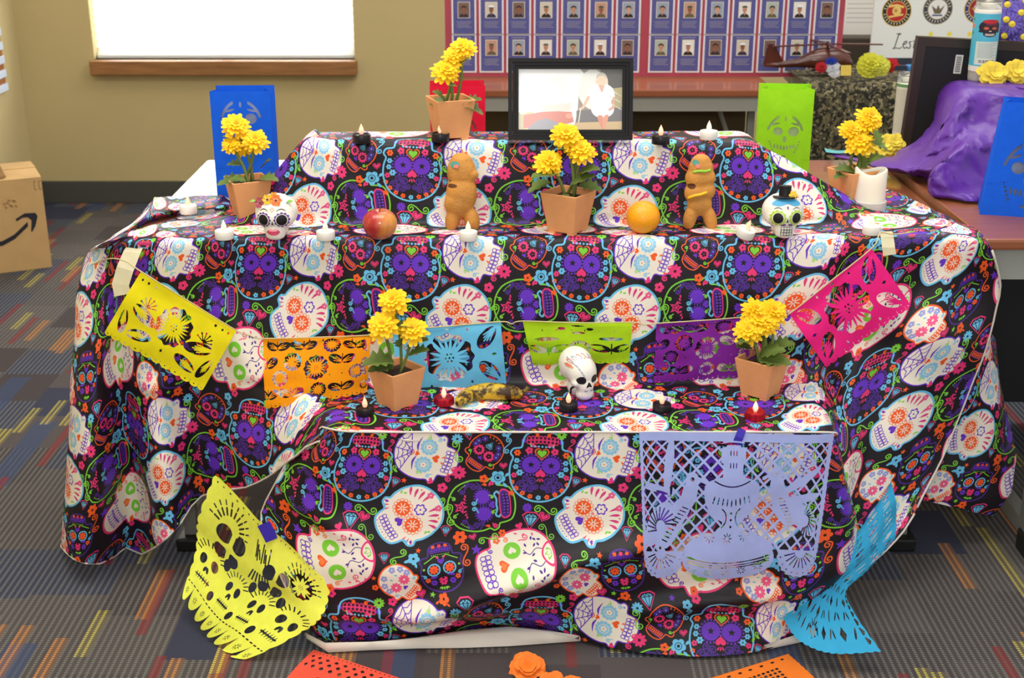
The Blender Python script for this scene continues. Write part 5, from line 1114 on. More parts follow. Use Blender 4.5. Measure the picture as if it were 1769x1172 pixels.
papel(PS,.70,230,[F0(1195,1182),F0(1280,1156),F0(1362,1130)],[F0(1362,1130),F0(1408,1172),F0(1480,1250)],[F0(1250,1320),F0(1370,1290),F0(1480,1250)],[F0(1195,1182),F0(1225,1240),F0(1250,1320)],PAP['tangerine'],'bright orange paper sheet lying flat on the carpet',GL_,bulge=0,z0=.003)
# ---------------------------------------------------------------- potted marigolds
TC=mat('terracotta',(228,160,104),.8,var=.06,vs=25,bump=.15,bs=150); SOIL=mat('potting_soil',(62,48,38),.95,bump=.6,bs=120); STM=mat('plant_stem',(112,128,60),.6,var=.15,vs=20); LF=mat('marigold_leaf',(92,112,44),.55,var=.35,vs=28,sss=0)
ORC=mat('petal_heart',(246,160,8),.7)
def leafm(p,d,L,w,m_,parent,droop=.3):
    d=Vector(d).normalized(); s=d.cross(Vector((0,-.25,1))).normalized(); n_=s.cross(d).normalized(); V=[];F=[]; out=(0.0,.28,.2,.5,.36,.62,.42,.3,0); N_=9
    for i in range(N_):
        t=i/(N_-1); c=Vector(p)+d*L*t-Vector((0,0,1))*droop*L*t*t; ww=w*(.06+sin(pi*t**.8)*.5*(1+.34*(1 if i%2 else -1))); V+=[c-s*ww+n_*ww*.25,c,c+s*ww+n_*ww*.25]
    for i in range(N_-1):
        for k in (0,1): a=3*i+k; F.append((a,a+1,a+4,a+3))
    return mk('leaf',V,F,m_,parent,False)
def plant(px,py,z,rz,blooms,leaves,label,s=1.0,wt=.083,wb=.058,h=.083):
    p=on(px,py,z); e=empty('potted_marigold',p,radians(rz),label,'flower pot','potted marigolds'); b=MB(); wt*=s;wb*=s;h*=s
    def ring(w,z,n=1): return [Vector((x*w/2,y*w/2,z)) for x,y in ((-1,-1),(1,-1),(1,1),(-1,1))]
    R=[ring(wb,.004),ring(wt,h),ring(wt-.008,h),ring(wt-.014,h-.02)]; V=sum(R,[]); F=[(3,2,1,0)]
    for i in range(3):
        for k in range(4): F.append((i*4+k,i*4+(k+1)%4,(i+1)*4+(k+1)%4,(i+1)*4+k))
    b.add(V,F)
    for x in (-1,1):
        for y in (-1,1): b.box(x*wb*.36-.008,x*wb*.36+.008,y*wb*.36-.008,y*wb*.36+.008,0,.006)
    po=b.build('pot',TC,e); bv=po.modifiers.new('bevel','BEVEL'); bv.width=.0018; bv.segments=2
    q=wt/2-.008; mk('soil',[(-q,-q,h-.014),(q,-q,h-.014),(q,q,h-.014),(-q,q,h-.014),(0,0,h-.008)],[(0,1,4),(1,2,4),(2,3,4),(3,0,4)],SOIL,e)
    Ri=Matrix.Rotation(-radians(rz),3,'Z'); rr=np.random.RandomState(int(px))
    for k,(bx,by,br,dy) in enumerate(blooms):
        P=at(bx,by,p.y+dy); r=br/FPX*(P-Vector((0,0,CH))).length; Pl=Ri@(P-p); root=Vector((.012*cos(k*2.3),.012*sin(k*2.3),h-.012)); 
        nrm=Ri@Vector((rr.uniform(-.25,.25),-.62,.78)); m1=bloom(e,Pl,r*1.06,YEL,(15,14,12,8),rr=rr,elong=.215,nrm=nrm); bloom(m1,Pl+Vector(nrm)*r*.28,r*.3,ORC,(8,6,4,0),rr=rr,elong=.3,nrm=nrm,name='flower_heart')
        st=[root,root.lerp(Pl,.45)+Vector((.006,0,0)),Pl-Vector(nrm).normalized()*r*.12]; MB().tube([poly3(st,t/8) for t in range(9)],.0032*s,6).build('stem',STM,e,True)
        MB().lathe([(.002,-r*.35),(r*.22,-r*.2),(r*.3,-.001)],8,M=Matrix.Translation(Pl)@Vector(nrm).normalized().to_track_quat('Z','Y').to_matrix().to_4x4(),cap=False).build('calyx',LF,e,True)
    for (lx,ly,dx,dz,L) in leaves:
        P=at(lx,ly,p.y-.012+rr.uniform(-.02,.02)); leafm(Ri@(P-p),Ri@Vector((dx,-.35,dz)),L/850,L/850*.75,LF,e,rr.uniform(.1,.35))
    return e
plant(779,238,zt,20,[(797,84,23,.0),(783,98,19,-.012),(771,123,24,-.025)],[(770,178,-.6,.9,42),(775,178,-1,.25,36),(795,182,.9,.5,46),(796,180,1.2,-.1,40),(796,110,.5,.5,26),(790,150,-.5,.3,22)],'potted marigold on the top step, in front of the red paper bag')
plant(432,374,zm,25,[(408,218,24,.0),(441,243,22,-.01),(399,250,16,-.015),(422,252,19,.01)],[(420,312,-1,.1,46),(425,314,-.8,.5,34),(448,310,1,.35,40),(420,285,-1,.3,30),(452,290,.8,.9,30),(400,240,-.6,.5,20)],'potted marigold behind the cloth at the left, by the blue paper bag')
plant(981,400,zm,-32,[(978,233,26,.0),(1004,260,25,-.01),(949,279,25,-.02),(990,250,20,.01)],[(965,300,-1,.15,50),(985,320,.9,.6,52),(1000,300,.8,.5,44),(975,335,.1,-.5,26),(950,315,-1,-.1,40),(978,262,-.6,.6,30),(1000,320,1,.0,42)],'potted marigold in the middle of the altar, before the framed photograph',s=1.02)
plant(1470,356,zm,28,[(1503,203,23,.01),(1472,226,21,.0),(1486,246,24,-.015),(1495,215,18,.0)],[(1478,298,-1,.4,48),(1480,298,-.5,.9,46),(1488,290,-.1,1,40),(1495,285,.8,.8,46),(1500,298,1,.1,40),(1510,225,.3,-.6,28),(1505,245,.5,-.1,32),(1465,300,-1,.1,30)],'potted marigold behind the cloth at the right, beside the white pillar candle')
plant(687,700,zl,42,[(679,521,27,.0),(661,563,28,-.02),(712,570,26,-.015)],[(680,625,-1,.35,56),(680,632,-1,.05,44),(702,600,.8,.6,50),(705,615,1,.6,44),(685,560,.9,.1,36),(690,600,.3,.9,30)],'potted marigold at the left of the lowest step, turned corner forward',s=1.0)
plant(1313,682,zl,-38,[(1335,538,25,.01),(1312,553,28,.0),(1292,572,24,-.015),(1305,535,22,.01),(1325,560,20,-.01)],[(1310,622,1,.15,56),(1315,615,.8,.6,50),(1300,605,-.8,.6,40),(1290,600,-.5,.8,36),(1330,600,.9,.4,46),(1296,588,-.6,.2,26)],'potted marigold at the right of the lowest step, turned corner forward',s=1.0)
# ---------------------------------------------------------------- paper luminary bags
def skullbag(X,Y,h=1.9):
    f=bx_(X,Y,0,1,0,h); hs=[np.maximum(abs(e_(X,Y,.5,.92,.34,.42))-.022,np.maximum(Y-.78,-(abs(X-.5)-.12))),e_(X,Y,.37,.8,.09,.075,15),e_(X,Y,.66,.8,.10,.09,-10),e_(X,Y,.5,.95,.035,.06),e_(X,Y,.31,.66,.09,.02,-15),e_(X,Y,.69,.66,.09,.02,15)]
    for k in range(7): hs.append(e_(X,Y,.32+.06*k,1.12+.02*abs(k-3)*-.5,.02,.045))
    for k in range(5): a=k*1.25; hs.append(d_(X,Y,.22+.02*k,1.0+.05*k,.018)); hs.append(d_(X,Y,.78-.02*k,1.0+.05*k,.018))
    hs.append(e_(X,Y,.5,1.28,.05,.02)); hs.append(e_(X,Y,.5,.56,.02,.05))
    H=hs[0]
    for q in hs[1:]: H=np.minimum(H,q)
    return np.maximum(f,-H)
def bag(px,py,z,rz,m_,label,w=.132,d=.08,h=.255,inner=(170,165,160),taper=0,lean=0,up=0):
    p=on(px,py,z); e=empty('paper_bag',p,0,label,'paper bag','skull-cut paper bags',rot=(radians(lean),0,radians(rz)))
    V,F=msq(lambda X,Y,H_=h/w: np.maximum(skullbag(X,Y+up,99),bx_(X,Y,0,1,0,H_)),h/w,90); mk('front_panel',[((x-.5)*w,-d/2+.012*(1-y*w/h)*.0-.004*sin(pi*min(1,max(0,x)))*(1-y*w/h),h-y*w) for x,y in V],F,m_,e)
    b=MB(); b.add([(-w/2,d/2,0),(w/2,d/2,0),(w/2,d/2,h),(-w/2,d/2,h)],[(0,1,2,3)]); 
    for s in (-1,1):
        x=s*w/2; xi=s*(w/2-.018); b.add([(x,-d/2,0),(x,-d/2,h),(x,0,.04),(xi,0,h),(x,d/2,0),(x,d/2,h)],[(0,2,3,1),(2,4,5,3),(0,4,2)])
    b.add([(-w/2,-d/2,0),(w/2,-d/2,0),(w/2,d/2,0),(-w/2,d/2,0)],[(0,1,2,3)]); b.build('back_and_gussets',m_,e)
    mk('fold_line',[(-w/2,-d/2-.0008,.068),(w/2,-d/2-.0008,.068),(w/2,-d/2-.0008,.0705),(-w/2,-d/2-.0008,.0705)],[(0,1,2,3)],m_,e)
    mk('bag_lining',[(-w/2+.004,-d/2+.02,.003),(w/2-.004,-d/2+.02,.003),(w/2-.004,-d/2+.02,h*.94),(-w/2+.004,-d/2+.02,h*.94)],[(0,1,2,3)],mat('bag_inside',inner,.8,var=.25,vs=30),e)
    if taper:
        for ch in e.children:
            for v in ch.data.vertices: v.co.x*=1-taper*v.co.z/h; v.co.y*=1-taper*v.co.z/h
    return e
BB=paper_mat('bag_blue',(20,96,226),.1); BG=paper_mat('bag_green',(160,226,36),.2); BR_=paper_mat('bag_red',(226,26,62),.15)
bag(431,334,.74,2,BB,'blue paper bag behind the left potted marigold',inner=(160,170,186),h=.24,up=.34)
bag(1347,318,.745,-7,BG,'lime green paper bag behind the right end of the top step',w=.12,inner=(204,210,176),h=.228)
bag(792,303,.74,3,BR_,'red paper bag half hidden behind the pot on the top step',w=.13,h=.222,inner=(190,150,150))
bag(1762,366,.745,-16,BB,'blue paper bag standing on the wooden desk at the right',w=.17,h=.24,d=.095,inner=(150,160,180),taper=.3)
# ---------------------------------------------------------------- tealights
TLC={'white':mat('tealight_white',(236,232,222),.45),'black':mat('tealight_black',(26,22,26),.35),'red':mat('tealight_red',(190,24,44),.3,metal=.55)}
FLM=mat('flame_glow',(255,196,170),.4,emis=(255,158,120),es=.9); FLW=mat('flame_cream',(250,238,210),.4,emis=(255,236,190),es=.35)
def tealight(kind,px,py,z,label,tilt=(0,0,0),flame=FLM,dy=0):
    p=on(px,py,z); e=empty('tealight',p,0,label,'tealight',kind+' tealights',rot=tilt); R=.0185
    if kind=='red':
        b=MB(); n=24; prof=[(.017,0),(.0195,.002),(.019,.015),(.0175,.017),(.015,.015)]; V=[];F=[]
        for r,zz_ in prof: V+=[Vector((r*(1+.07*cos(6*2*pi*k/n))*cos(2*pi*k/n),r*(1+.07*cos(6*2*pi*k/n))*sin(2*pi*k/n),zz_)) for k in range(n)]
        for i in range(4):
            for k in range(n): F.append((i*n+k,i*n+(k+1)%n,(i+1)*n+(k+1)%n,(i+1)*n+k))
        F.append(tuple(range(4*n,5*n))); b.add(V,F); b.build('cup',TLC[kind],e)
    else: MB().lathe([(R*.97,0),(R,.001),(R,.0155),(R*.96,.017),(R*.86,.0165),(R*.8,.0145),(.006,.0155),(.005,.017),(.001,.0175)],28,cap=False).build('cup',TLC[kind],e,'auto')
    MB().lathe([(.0032,.016),(.0045,.019),(.0055,.0225),(.005,.0265),(.0035,.031),(.0016,.035),(.0003,.038)],14,cap=False).build('flame_bulb',flame,e,True)
    return e
tealight('black',625,246,zt,'black tealight at the left end of the top step')
tealight('black',761,244,zt,'black tealight beside the pot on the top step')
tealight('black',1141,248,zt,'black tealight right of the framed photograph')
tealight('white',1224,240,zt,'white tealight at the right end of the top step',flame=FLW)
tealight('white',388,412,zm,'white tealight left of the flower-crowned skull',flame=FLW)
tealight('white',563,413,zm,'white tealight between the flower-crowned skull and the apple',flame=FLW)
tealight('white',809,414,zm,'white tealight in front of the left bread figure',flame=FLW)
tealight('white',1286,408,zm,'white tealight tilted beside the skull with the top hat',tilt=(radians(14),radians(14),0),flame=FLM)
tealight('white',1505,404,zm,'white tealight by the tape at the right end of the middle step',flame=FLW)
tealight('white',326,368,zm,'white tealight on the far left of the cloth, half hidden by a fold')
tealight('black',631,717,zl,'black tealight left of the lower left flower pot')
tealight('black',982,709,zl,'black tealight in front of the plain skull')
tealight('black',1143,711,zl,'black tealight between the plain skull and the lower right pot')
tealight('red',767,699,zl,'red foil tealight between the left pot and the banana',flame=FLW)
tealight('red',1304,724,zl,'red foil tealight in front of the lower right pot',flame=FLW)
# pillar candle
p=on(1499,362,zm); e=empty('pillar_candle',p,0,'white pillar candle with a wavy rim at the right of the altar','candle')
n=40; V=[];F=[]; R=.0345; ht=.088
for i,(r,zz_) in enumerate(((R,.016),(R,.03),(R,.06),(R,ht-.004),(R*.93,ht),(R*.75,ht-.006),(R*.4,ht-.014),(.001,ht-.016))):
    for k in range(n):
        a=2*pi*k/n; V.append((r*cos(a),r*sin(a)*.9,zz_+(.006*cos(2*a)-.002*cos(3*a))*(1 if i>=3 else 0)*(r/R)))
for i in range(7):
    for k in range(n): F.append((i*n+k,i*n+(k+1)%n,(i+1)*n+(k+1)%n,(i+1)*n+k))
WX=mat('ivory_wax',(244,236,218),.45,sss=.25)
mk('candle_body',V,F,WX,e,True); MB().lathe([(R*1.02,0),(R*1.1,.002),(R*1.1,.021),(R*1.0,.022),(R*.8,.018)],40,cap=True).build('frosted_base',mat('frosted_plastic',(226,222,214),.5,trans=.2),e,'auto')
# ---------------------------------------------------------------- framed photograph
def photo():
    c=Canvas(420,270,(238,240,240),False)
    c.poly([(250,0),(420,0),(420,270),(225,270),(240,180)],(150,146,134)); c.poly([(330,0),(420,0),(420,90),(355,80)],(96,94,92)); c.poly([(355,90),(420,80),(420,180),(360,170)],(176,168,130)); c.poly([(235,185),(420,170),(420,240),(235,240)],(120,118,120)); c.poly([(235,238),(420,232),(420,270),(200,270)],(206,180,140))
    c.poly([(0,190),(60,192),(60,270),(0,270)],(200,190,150)); c.poly([(20,205),(120,185),(215,190),(225,235),(180,250),(120,225),(60,262),(20,262)],(206,130,118)); c.poly([(40,262),(70,232),(110,218),(165,240),(190,270),(40,270)],(150,150,160)); c.ell(205,208,14,12,0,(226,160,140))
    c.poly(crom([(0,0),(250,0),(242,110),(212,160),(120,158),(60,178),(0,190)],4),(238,240,240)); c.ell(160,70,36,40,0,(226,228,226)); c.poly([(90,160),(215,150),(210,185),(100,190)],(226,214,206)); c.ell(300,90,60,90,0,(226,228,224))  # white glare over the left side is painted into the print
    c.poly(crom([(310,62),(325,20),(350,22),(362,52),(356,90),(318,84)],4),(226,214,196)); c.ell(335,50,20,28,0,(232,206,182)); c.poly(crom([(315,40),(318,24),(338,14),(354,26),(357,44),(345,30),(326,32)],4),(196,190,180))
    c.poly(crom([(322,72),(350,74),(352,95),(338,108),(322,94)],3),(226,176,160)); c.poly(crom([(290,80),(318,66),(338,104),(352,68),(382,86),(390,130),(376,140),(380,190),(350,200),(300,190),(298,140),(282,122)],4),(244,246,250))
    c.poly(crom([(300,160),(376,152),(386,190),(362,214),(330,218),(300,196)],4),(238,242,248)); c.poly(crom([(320,212),(342,210),(350,262),(338,264)],3),(214,150,128)); c.poly(crom([(346,212),(366,206),(352,262),(342,262)],3),(222,160,138)); c.line([(284,124),(262,170),(250,178)],11,(226,186,170)); c.line([(386,128),(384,170),(370,180)],10,(216,166,150)); c.line([(252,176),(244,236)],4,(236,226,206))
    for k in range(30): c.disc(370+(k*37)%48,92+(k*53)%90,2.5,(214,212,196))
    return c.a
xl,xr=at(878,246,YB).x,at(1092,246,YB).x; Wf=(xr-xl)/2; yb_=YB+.003; tl=radians(13); zt2=at(985,104,yb_+.035).z; Hf=(zt2-zt)/cos(tl)
e=empty('picture_frame',((xl+xr)/2,yb_,zt+.003),0,'black framed photograph of a seated person in white, standing on the top step','picture frame',rot=(-tl,0,0))
fm=mat('black_frame',(14,13,14),.5,spec=.25); t=.021
def fbar(pts): 
    b=MB(); 
    for d0,d1,y0 in ((0,.008,-.012),(.0085,.014,-.009),(.0145,t,-.006)):
        q=[]
        for dd in (d0,d1): q+=[(-Wf+dd,0+dd),(Wf-dd,dd),(Wf-dd,Hf-dd),(-Wf+dd,Hf-dd)]
        o,i=q[:4],q[4:]; a,c=pts; P=[o[a],o[c],i[c],i[a]]; b.prism(P,y0,.006)
    return b
for a,c in ((0,1),(1,2),(2,3),(3,0)): fbar((a,c)).build('frame_rail',fm,e)
mk('photograph',[(-Wf+t,.0005,t),(Wf-t,.0005,t),(Wf-t,.0005,Hf-t),(-Wf+t,.0005,Hf-t)],[(0,1,2,3)],print_mat('photo_print',photo(),.3,spec=.3,coat=.1,repeat=False),e,uv=[(0,0),(1,0),(1,1),(0,1)])
MB().box(-Wf+.01,Wf-.01,.0062,.009,.01,Hf-.01).build('backing',BLKP,e); MB().box(-.03,.03,0,.004,0,Hf*.8,M=Matrix.Translation((0,.009,0))@Matrix.Rotation(radians(-24),4,'X')).build('easel_leg',BLKP,e)
# ---------------------------------------------------------------- skulls
BONE=mat('skull_white',(240,236,224),.4,coat=.3); INKB=mat('paint_black',(18,16,18),.5); 
def col_(n,c,**k): return bpy.data.materials.get(n) or mat(n,c,.5,**k)
def skull_obj(px,py,z,rz,s,label,plain=False,tip=0):
    p=on(px,py,z); e=empty('painted_skull',p,0,label,'skull','skull figurines',rot=(tip,0,radians(rz)))
    if plain: parts=[((0,.012,.068),(.034,.044,.038),(0,0,0)),((0,-.012,.058),(.031,.03,.034),(0,0,0)),((0,-.026,.034),(.018,.016,.022),(0,0,0)),((0,-.022,.014),(.02,.018,.014),(0,0,0)),((0,.01,.022),(.021,.02,.022),(0,0,0)),((-.022,-.022,.04),(.008,.012,.008),(0,0,0)),((.022,-.022,.04),(.008,.012,.008),(0,0,0))]
    else: parts=[((0,.004,.053),(.043,.042,.036),(0,0,0)),((0,-.008,.046),(.040,.033,.028),(0,0,0)),((0,-.018,.022),(.022,.02,.022),(0,0,0)),((0,-.018,.010),(.020,.019,.010),(0,0,0)),((0,.004,.016),(.022,.026,.016),(0,0,0))]
    parts=[((c[0]*s,c[1]*s,c[2]*s),(r[0]*s,r[1]*s,r[2]*s),q) for c,r,q in parts]
    return e,blob('head',parts,BONE,e,.0028,5)
def ring_pts(x,z,r,n,amp,k): return [(x+r*(1+amp*abs(cos(k*pi*i/n)))*cos(2*pi*i/n),z+r*(1+amp*abs(cos(k*pi*i/n)))*sin(2*pi*i/n)) for i in range(n)]
# flower-crowned skull
e,hd=skull_obj(480,410,zm,-3,1.0,'white sugar skull with a flower crown and pink lips')
lay=1
for sx in (-1,1):
    x=sx*.0178; z0=.045
    decal('eye_ring',hd,ring_pts(x,z0,.0125,48,.22,12),col_('skull_purple',(104,52,150)),e,.0005); decal('eye_rim',hd,circ(x,z0,.0115,28),BONE,e,.0009); decal('eye',hd,circ(x,z0,.0098,28,.0104),INKB,e,.0013)
b=MB()
for sx in (-1,1): stroke_decal(hd,[(sx*(.008+.017*t),.062+.004*sin(pi*t)+.002*t*0) for t in np.linspace(0,1,9)],.0014,b)
b.add(*[[(0,0,0)]*0,[]]); 
b.build('eyebrow',INKB,e); o=decal('nose',hd,[(0,.044),(.0026,.034),(0,.037),(-.0026,.034)],INKB,e,.001)
decal('lips',hd,crom([(-.0125,.021),(-.006,.0265),(0,.024),(.006,.0265),(.0125,.021),(.006,.0145),(-.006,.0145)],3),col_('lip_pink',(236,86,120)),e,.001); decal('lip_light',hd,crom([(-.008,.0235),(-.004,.028),(0,.026),(.004,.028),(.008,.0235),(0,.022)],3),col_('lip_pale',(246,168,180)),e,.0014)
decal('lip_line',hd,[(-.0125,.0208),(.0125,.0208),(.0125,.0201),(-.0125,.0201)],col_('lip_dark',(150,30,60)),e,.0017)
for k,(x,z) in enumerate(((0,.062),(0,.068),(-.003,.065),(.003,.065))): decal('forehead_dot',hd,circ(x,z,.0012,8),col_('dot_orange',(226,130,70)),e,.001,1)
for k,(x,z,cc,r,y) in enumerate(((-.026,.078,(170,66,84),.0115,-.010),(-.010,.0855,(240,186,30),.0105,-.013),(.007,.084,(240,120,50),.012,-.014),(.0,.09,(226,160,40),.008,-.0))):
    f=MB(); M=Matrix.Translation((x,y-.012,z-.002))@Matrix.Rotation(radians(70),4,'X')
    for i in range(6):
        a=i*pi/3; d=Vector((cos(a),sin(a),.0)); s_=Vector((-sin(a),cos(a),0)); f.add([M@(d*.1*r),M@(d*.7*r+s_*r*.42+Vector((0,0,.002))),M@(d*1.1*r+Vector((0,0,.001))),M@(d*.7*r-s_*r*.42+Vector((0,0,.002)))],[(0,1,2,3)])
    f.build('crown_flower',col_('crown%d'%k,cc),e); MB().lathe([(.0025,.0015),(.0022,.003),(.0006,.0038)],8,M=M).build('flower_centre',col_('crown_c',(120,50,40)),e)
for x,dx in ((-.036,-1),(.022,1),(-.02,-.6),(.026,.8)): leafm((x,-.012,.076),(dx,-.3,.25),.014,.010,col_('crown_leaf',(120,176,60)),e,.2)
# skull with the top hat
e,hd=skull_obj(1350,407,zm,3,.98,'white skull with a black top hat, yellow flower and green eye rings')
for sx in (-1,1):
    x=sx*.0178; z0=.045; decal('eye_ring',hd,ring_pts(x,z0,.0125,48,.28,11),col_('skull_lime',(178,214,70)),e,.0005); decal('eye_rim',hd,circ(x,z0,.0108,28),BONE,e,.0009); decal('eye',hd,circ(x,z0,.0092,28,.0102),INKB,e,.0013)
b=MB()
for sx in (-1,1): stroke_decal(hd,[(sx*(.010+.015*t),.062+.003*sin(pi*t)) for t in np.linspace(0,1,9)],.0012,b)
b.build('eyebrow',INKB,e); decal('nose',hd,[(0,.046),(.0022,.036),(0,.038),(-.0022,.036)],INKB,e,.001)
for sx in (-1,1): decal('moustache',hd,crom([(sx*.001,.031),(sx*.006,.034),(sx*.013,.030),(sx*.007,.0295)],3),col_('moustache_purple',(110,50,130)),e,.001)
b=MB()
for k in range(5): x=-.0104+.0052*k; stroke_decal(hd,[(x,z) for z in np.linspace(.010,.0275,6)],.0013,b,.0012)
for k in range(4): z=.010+.0058*k; stroke_decal(hd,[(x,z) for x in np.linspace(-.011,.011,8)],.0013,b,.0012)
b.build('teeth_grid',INKB,e)
decal('hairline',hd,crom([(-.028,.069),(-.014,.068),(0,.072),(.014,.068),(.028,.069),(.02,.077),(0,.082),(-.02,.077)],3),col_('hair_blue',(76,168,216)),e,.0008)
M=Matrix.Translation((0,-.006,.083))@Matrix.Rotation(radians(-6),4,'X'); MB().lathe([(.001,-.004),(.0235,-.003),(.0245,-.001),(.022,.0002),(.0125,.001),(.0118,.017),(.0125,.0205),(.001,.0208)],28,M=M,cap=False).build('top_hat',col_('hat_black',(22,20,24)),e,'auto')
f=MB(); M=Matrix.Translation((.012,-.022,.0885))@Matrix.Rotation(radians(75),4,'X')
for i in range(6):
    a=i*pi/3; d=Vector((cos(a),sin(a),0)); s_=Vector((-sin(a),cos(a),0)); r=.0085; f.add([M@(d*.1*r),M@(d*.7*r+s_*r*.42),M@(d*1.15*r),M@(d*.7*r-s_*r*.42)],[(0,1,2,3)])
f.build('hat_flower',col_('hat_yellow',(246,200,30)),e); decal('forehead_gem',hd,[(0,.069),(.0018,.0655),(0,.062),(-.0018,.0655)],col_('skull_purple',(104,52,150)),e,.0012,1)
# plain skull on the lowest step
e,hd=skull_obj(1001,686,zl,27,.98,'plain bone white skull with faint orange scribbles, on the lowest step',True,tip=radians(-4))
for sx in (-1,1): decal('eye_socket',hd,crom([(sx*.006,.044),(sx*.008,.053),(sx*.017,.055),(sx*.023,.049),(sx*.020,.041),(sx*.011,.039)],4),INKB,e,.0006)
decal('nose_hole',hd,crom([(0,.042),(.005,.035),(.0055,.031),(0,.033),(-.0055,.031),(-.005,.035)],3),INKB,e,.0006)
b=MB(); 
for s_ in (-1,1): stroke_decal(hd,[(s_*(.003+.006*t),.026-.003*sin(pi*t)) for t in np.linspace(0,1,6)],.0012,b,.0007)
b.build('moustache_mark',INKB,e)
b=MB()
for k in range(7): stroke_decal(hd,[(-.012+.004*k,z) for z in np.linspace(.013,.021,5)],.0006,b,.0007)
b.build('teeth_lines',col_('tooth_line',(190,176,150)),e); b=MB(); b2=MB()
for k in range(9):
    a=radians(20+140*k/8); cx,cz=.030*cos(a),.066+.026*sin(a); stroke_decal(hd,[(cx+.0035*cos(t*5+k),cz+.004*sin(t*4.2+k)) for t in np.linspace(0,1,8)],.0013,b if k%3 else b2,.0007)
for k in range(6): cx,cz=-.026+.003*k,.085-.006*k; stroke_decal(hd,[(cx+.003*t,cz+.004*sin(t*6)) for t in np.linspace(0,1,8)],.0010,b2,.0007)
b.build('orange_scribble',col_('scribble_orange',(232,130,96)),e); b2.build('blue_scribble',col_('scribble_blue',(150,160,196)),e)
MB().tube([(-.017,-.012,.030),(-.0205,-.002,.022),(-.0205,-.001,.012)],.0022,6).build('jaw_gap',INKB,e)
# ---------------------------------------------------------------- bread figures
BRD=mat('baked_bread',(200,138,62),.7,var=.22,vs=22,bump=.5,bs=160); N=BRD.node_tree.nodes
def bread(px,py,rz,parts,label,extra,lean=-6):
    p=on(px,py,zm); e=empty('bread_figure',p,0,label,'bread','bread figures',rot=(radians(lean),0,radians(rz))); o=blob('loaf',parts,BRD,e,.0028,3); extra(e,o); return e
def ex1(e,o):
    decal('candied_fruit',o,circ(-.012,.134,.009,16,.007),col_('candied_teal',(70,150,140)),e,.0012); decal('candied_fruit',o,circ(-.009,.131,.005,12,.004),col_('candied_pink',(220,120,100)),e,.0024); decal('baked_hole',o,circ(-.019,.092,.011,12,.004),col_('burnt',(96,54,24)),e,.0006); decal('baked_hole',o,circ(-.022,.102,.0018,8),col_('burnt',(96,54,24)),e,.0006)
bread(798,397,0,[((0,0,.118),(.030,.022,.036),(0,0,0)),((.0,0,.137),(.024,.018,.02),(0,0,0)),((.022,-.002,.113),(.013,.014,.012),(0,.4,0)),((0,.0,.075),(.032,.024,.042),(0,0,0)),((-.006,0,.055),(.03,.024,.03),(0,0,0)),((-.019,0,.022),(.015,.017,.027),(0,.18,0)),((.020,0,.022),(.016,.017,.027),(0,-.25,0))],'golden bread figure with a teal candied eye, left of the middle flower pot',ex1)
def ex2(e,o):
    for nm,pts,cc,w in (('icing_stripe',[(-.018,.117),(-.006,.120),(.006,.1195),(.018,.122)],(150,206,60),.0048),('icing_stripe',[(-.026,.064),(-.014,.070),(.0,.073),(.012,.077)],(246,190,40),.0055)):
        b=MB(); c_=crom(pts,5,False); bv=[]; 
        for x,z in c_:
            h=BVHTree.FromPolygons([v.co for v in o.data.vertices],[q.vertices for q in o.data.polygons]).ray_cast(Vector((x,-1,z)),Vector((0,1,0))); bv.append((h[0] or Vector((x,-.02,z)))+Vector((0,-.001,0)))
        b.tube(bv,[w*.35]+[w*.55]*(len(bv)-2)+[w*.35],8); b.build(nm,col_(nm+'%d'%cc[0],cc),e,True)
    decal('candied_fruit',o,circ(-.012,.136,.006,12),col_('candied_teal',(50,90,60)),e,.0014); decal('candied_fruit',o,circ(-.008,.130,.005,12),col_('candied_pink',(214,110,90)),e,.0014); decal('baked_hole',o,circ(-.019,.089,.008,12,.006),col_('burnt',(96,54,24)),e,.0006)
bread(1207,395,0,[((0,0,.122),(.026,.02,.026),(0,0,0)),((.0,0,.135),(.021,.017,.018),(0,0,0)),((-.006,-.001,.104),(.026,.02,.024),(0,0,0)),((.010,-.001,.105),(.021,.018,.02),(0,0,0)),((-.006,0,.074),(.0265,.02,.026),(0,0,0)),((.012,0,.078),(.02,.018,.02),(0,0,0)),((0,0,.05),(.026,.019,.024),(0,0,0)),((-.018,0,.024),(.014,.016,.028),(0,.2,0)),((.022,0,.022),(.014,.016,.027),(0,-.3,0))],'golden bread figure with green and yellow icing, right of the orange',ex2)
# ---------------------------------------------------------------- fruit
AP=mat('apple_skin',(190,60,50),.25,coat=.5); N=AP.node_tree.nodes; L=AP.node_tree.links; tc=N.new('ShaderNodeTexCoord'); mp=N.new('ShaderNodeMapping'); mp.inputs['Scale'].default_value=(14,14,5); nz=N.new('ShaderNodeTexNoise'); nz.inputs['Scale'].default_value=2.2; nz.inputs['Detail'].default_value=5; L.new(tc.outputs['Object'],mp.inputs[0]); L.new(mp.outputs[0],nz.inputs[0])
sx_=N.new('ShaderNodeSeparateXYZ'); L.new(tc.outputs['Object'],sx_.inputs[0]); ma=N.new('ShaderNodeMath'); ma.operation='MULTIPLY_ADD'; ma.inputs[1].default_value=7; ma.inputs[2].default_value=-.08; L.new(sx_.outputs[0],ma.inputs[0]); mm=N.new('ShaderNodeMath'); mm.operation='ADD'; L.new(ma.outputs[0],mm.inputs[0]); L.new(nz.outputs['Fac'],mm.inputs[1])
cr=N.new('ShaderNodeValToRGB'); cr.color_ramp.elements[0].position=.3; cr.color_ramp.elements[0].color=lin((176,44,46)); cr.color_ramp.elements[1].position=.75; cr.color_ramp.elements[1].color=lin((224,152,72)); L.new(mm.outputs[0],cr.inputs[0]); L.new(cr.outputs[0],N['Principled BSDF'].inputs['Base Color'])
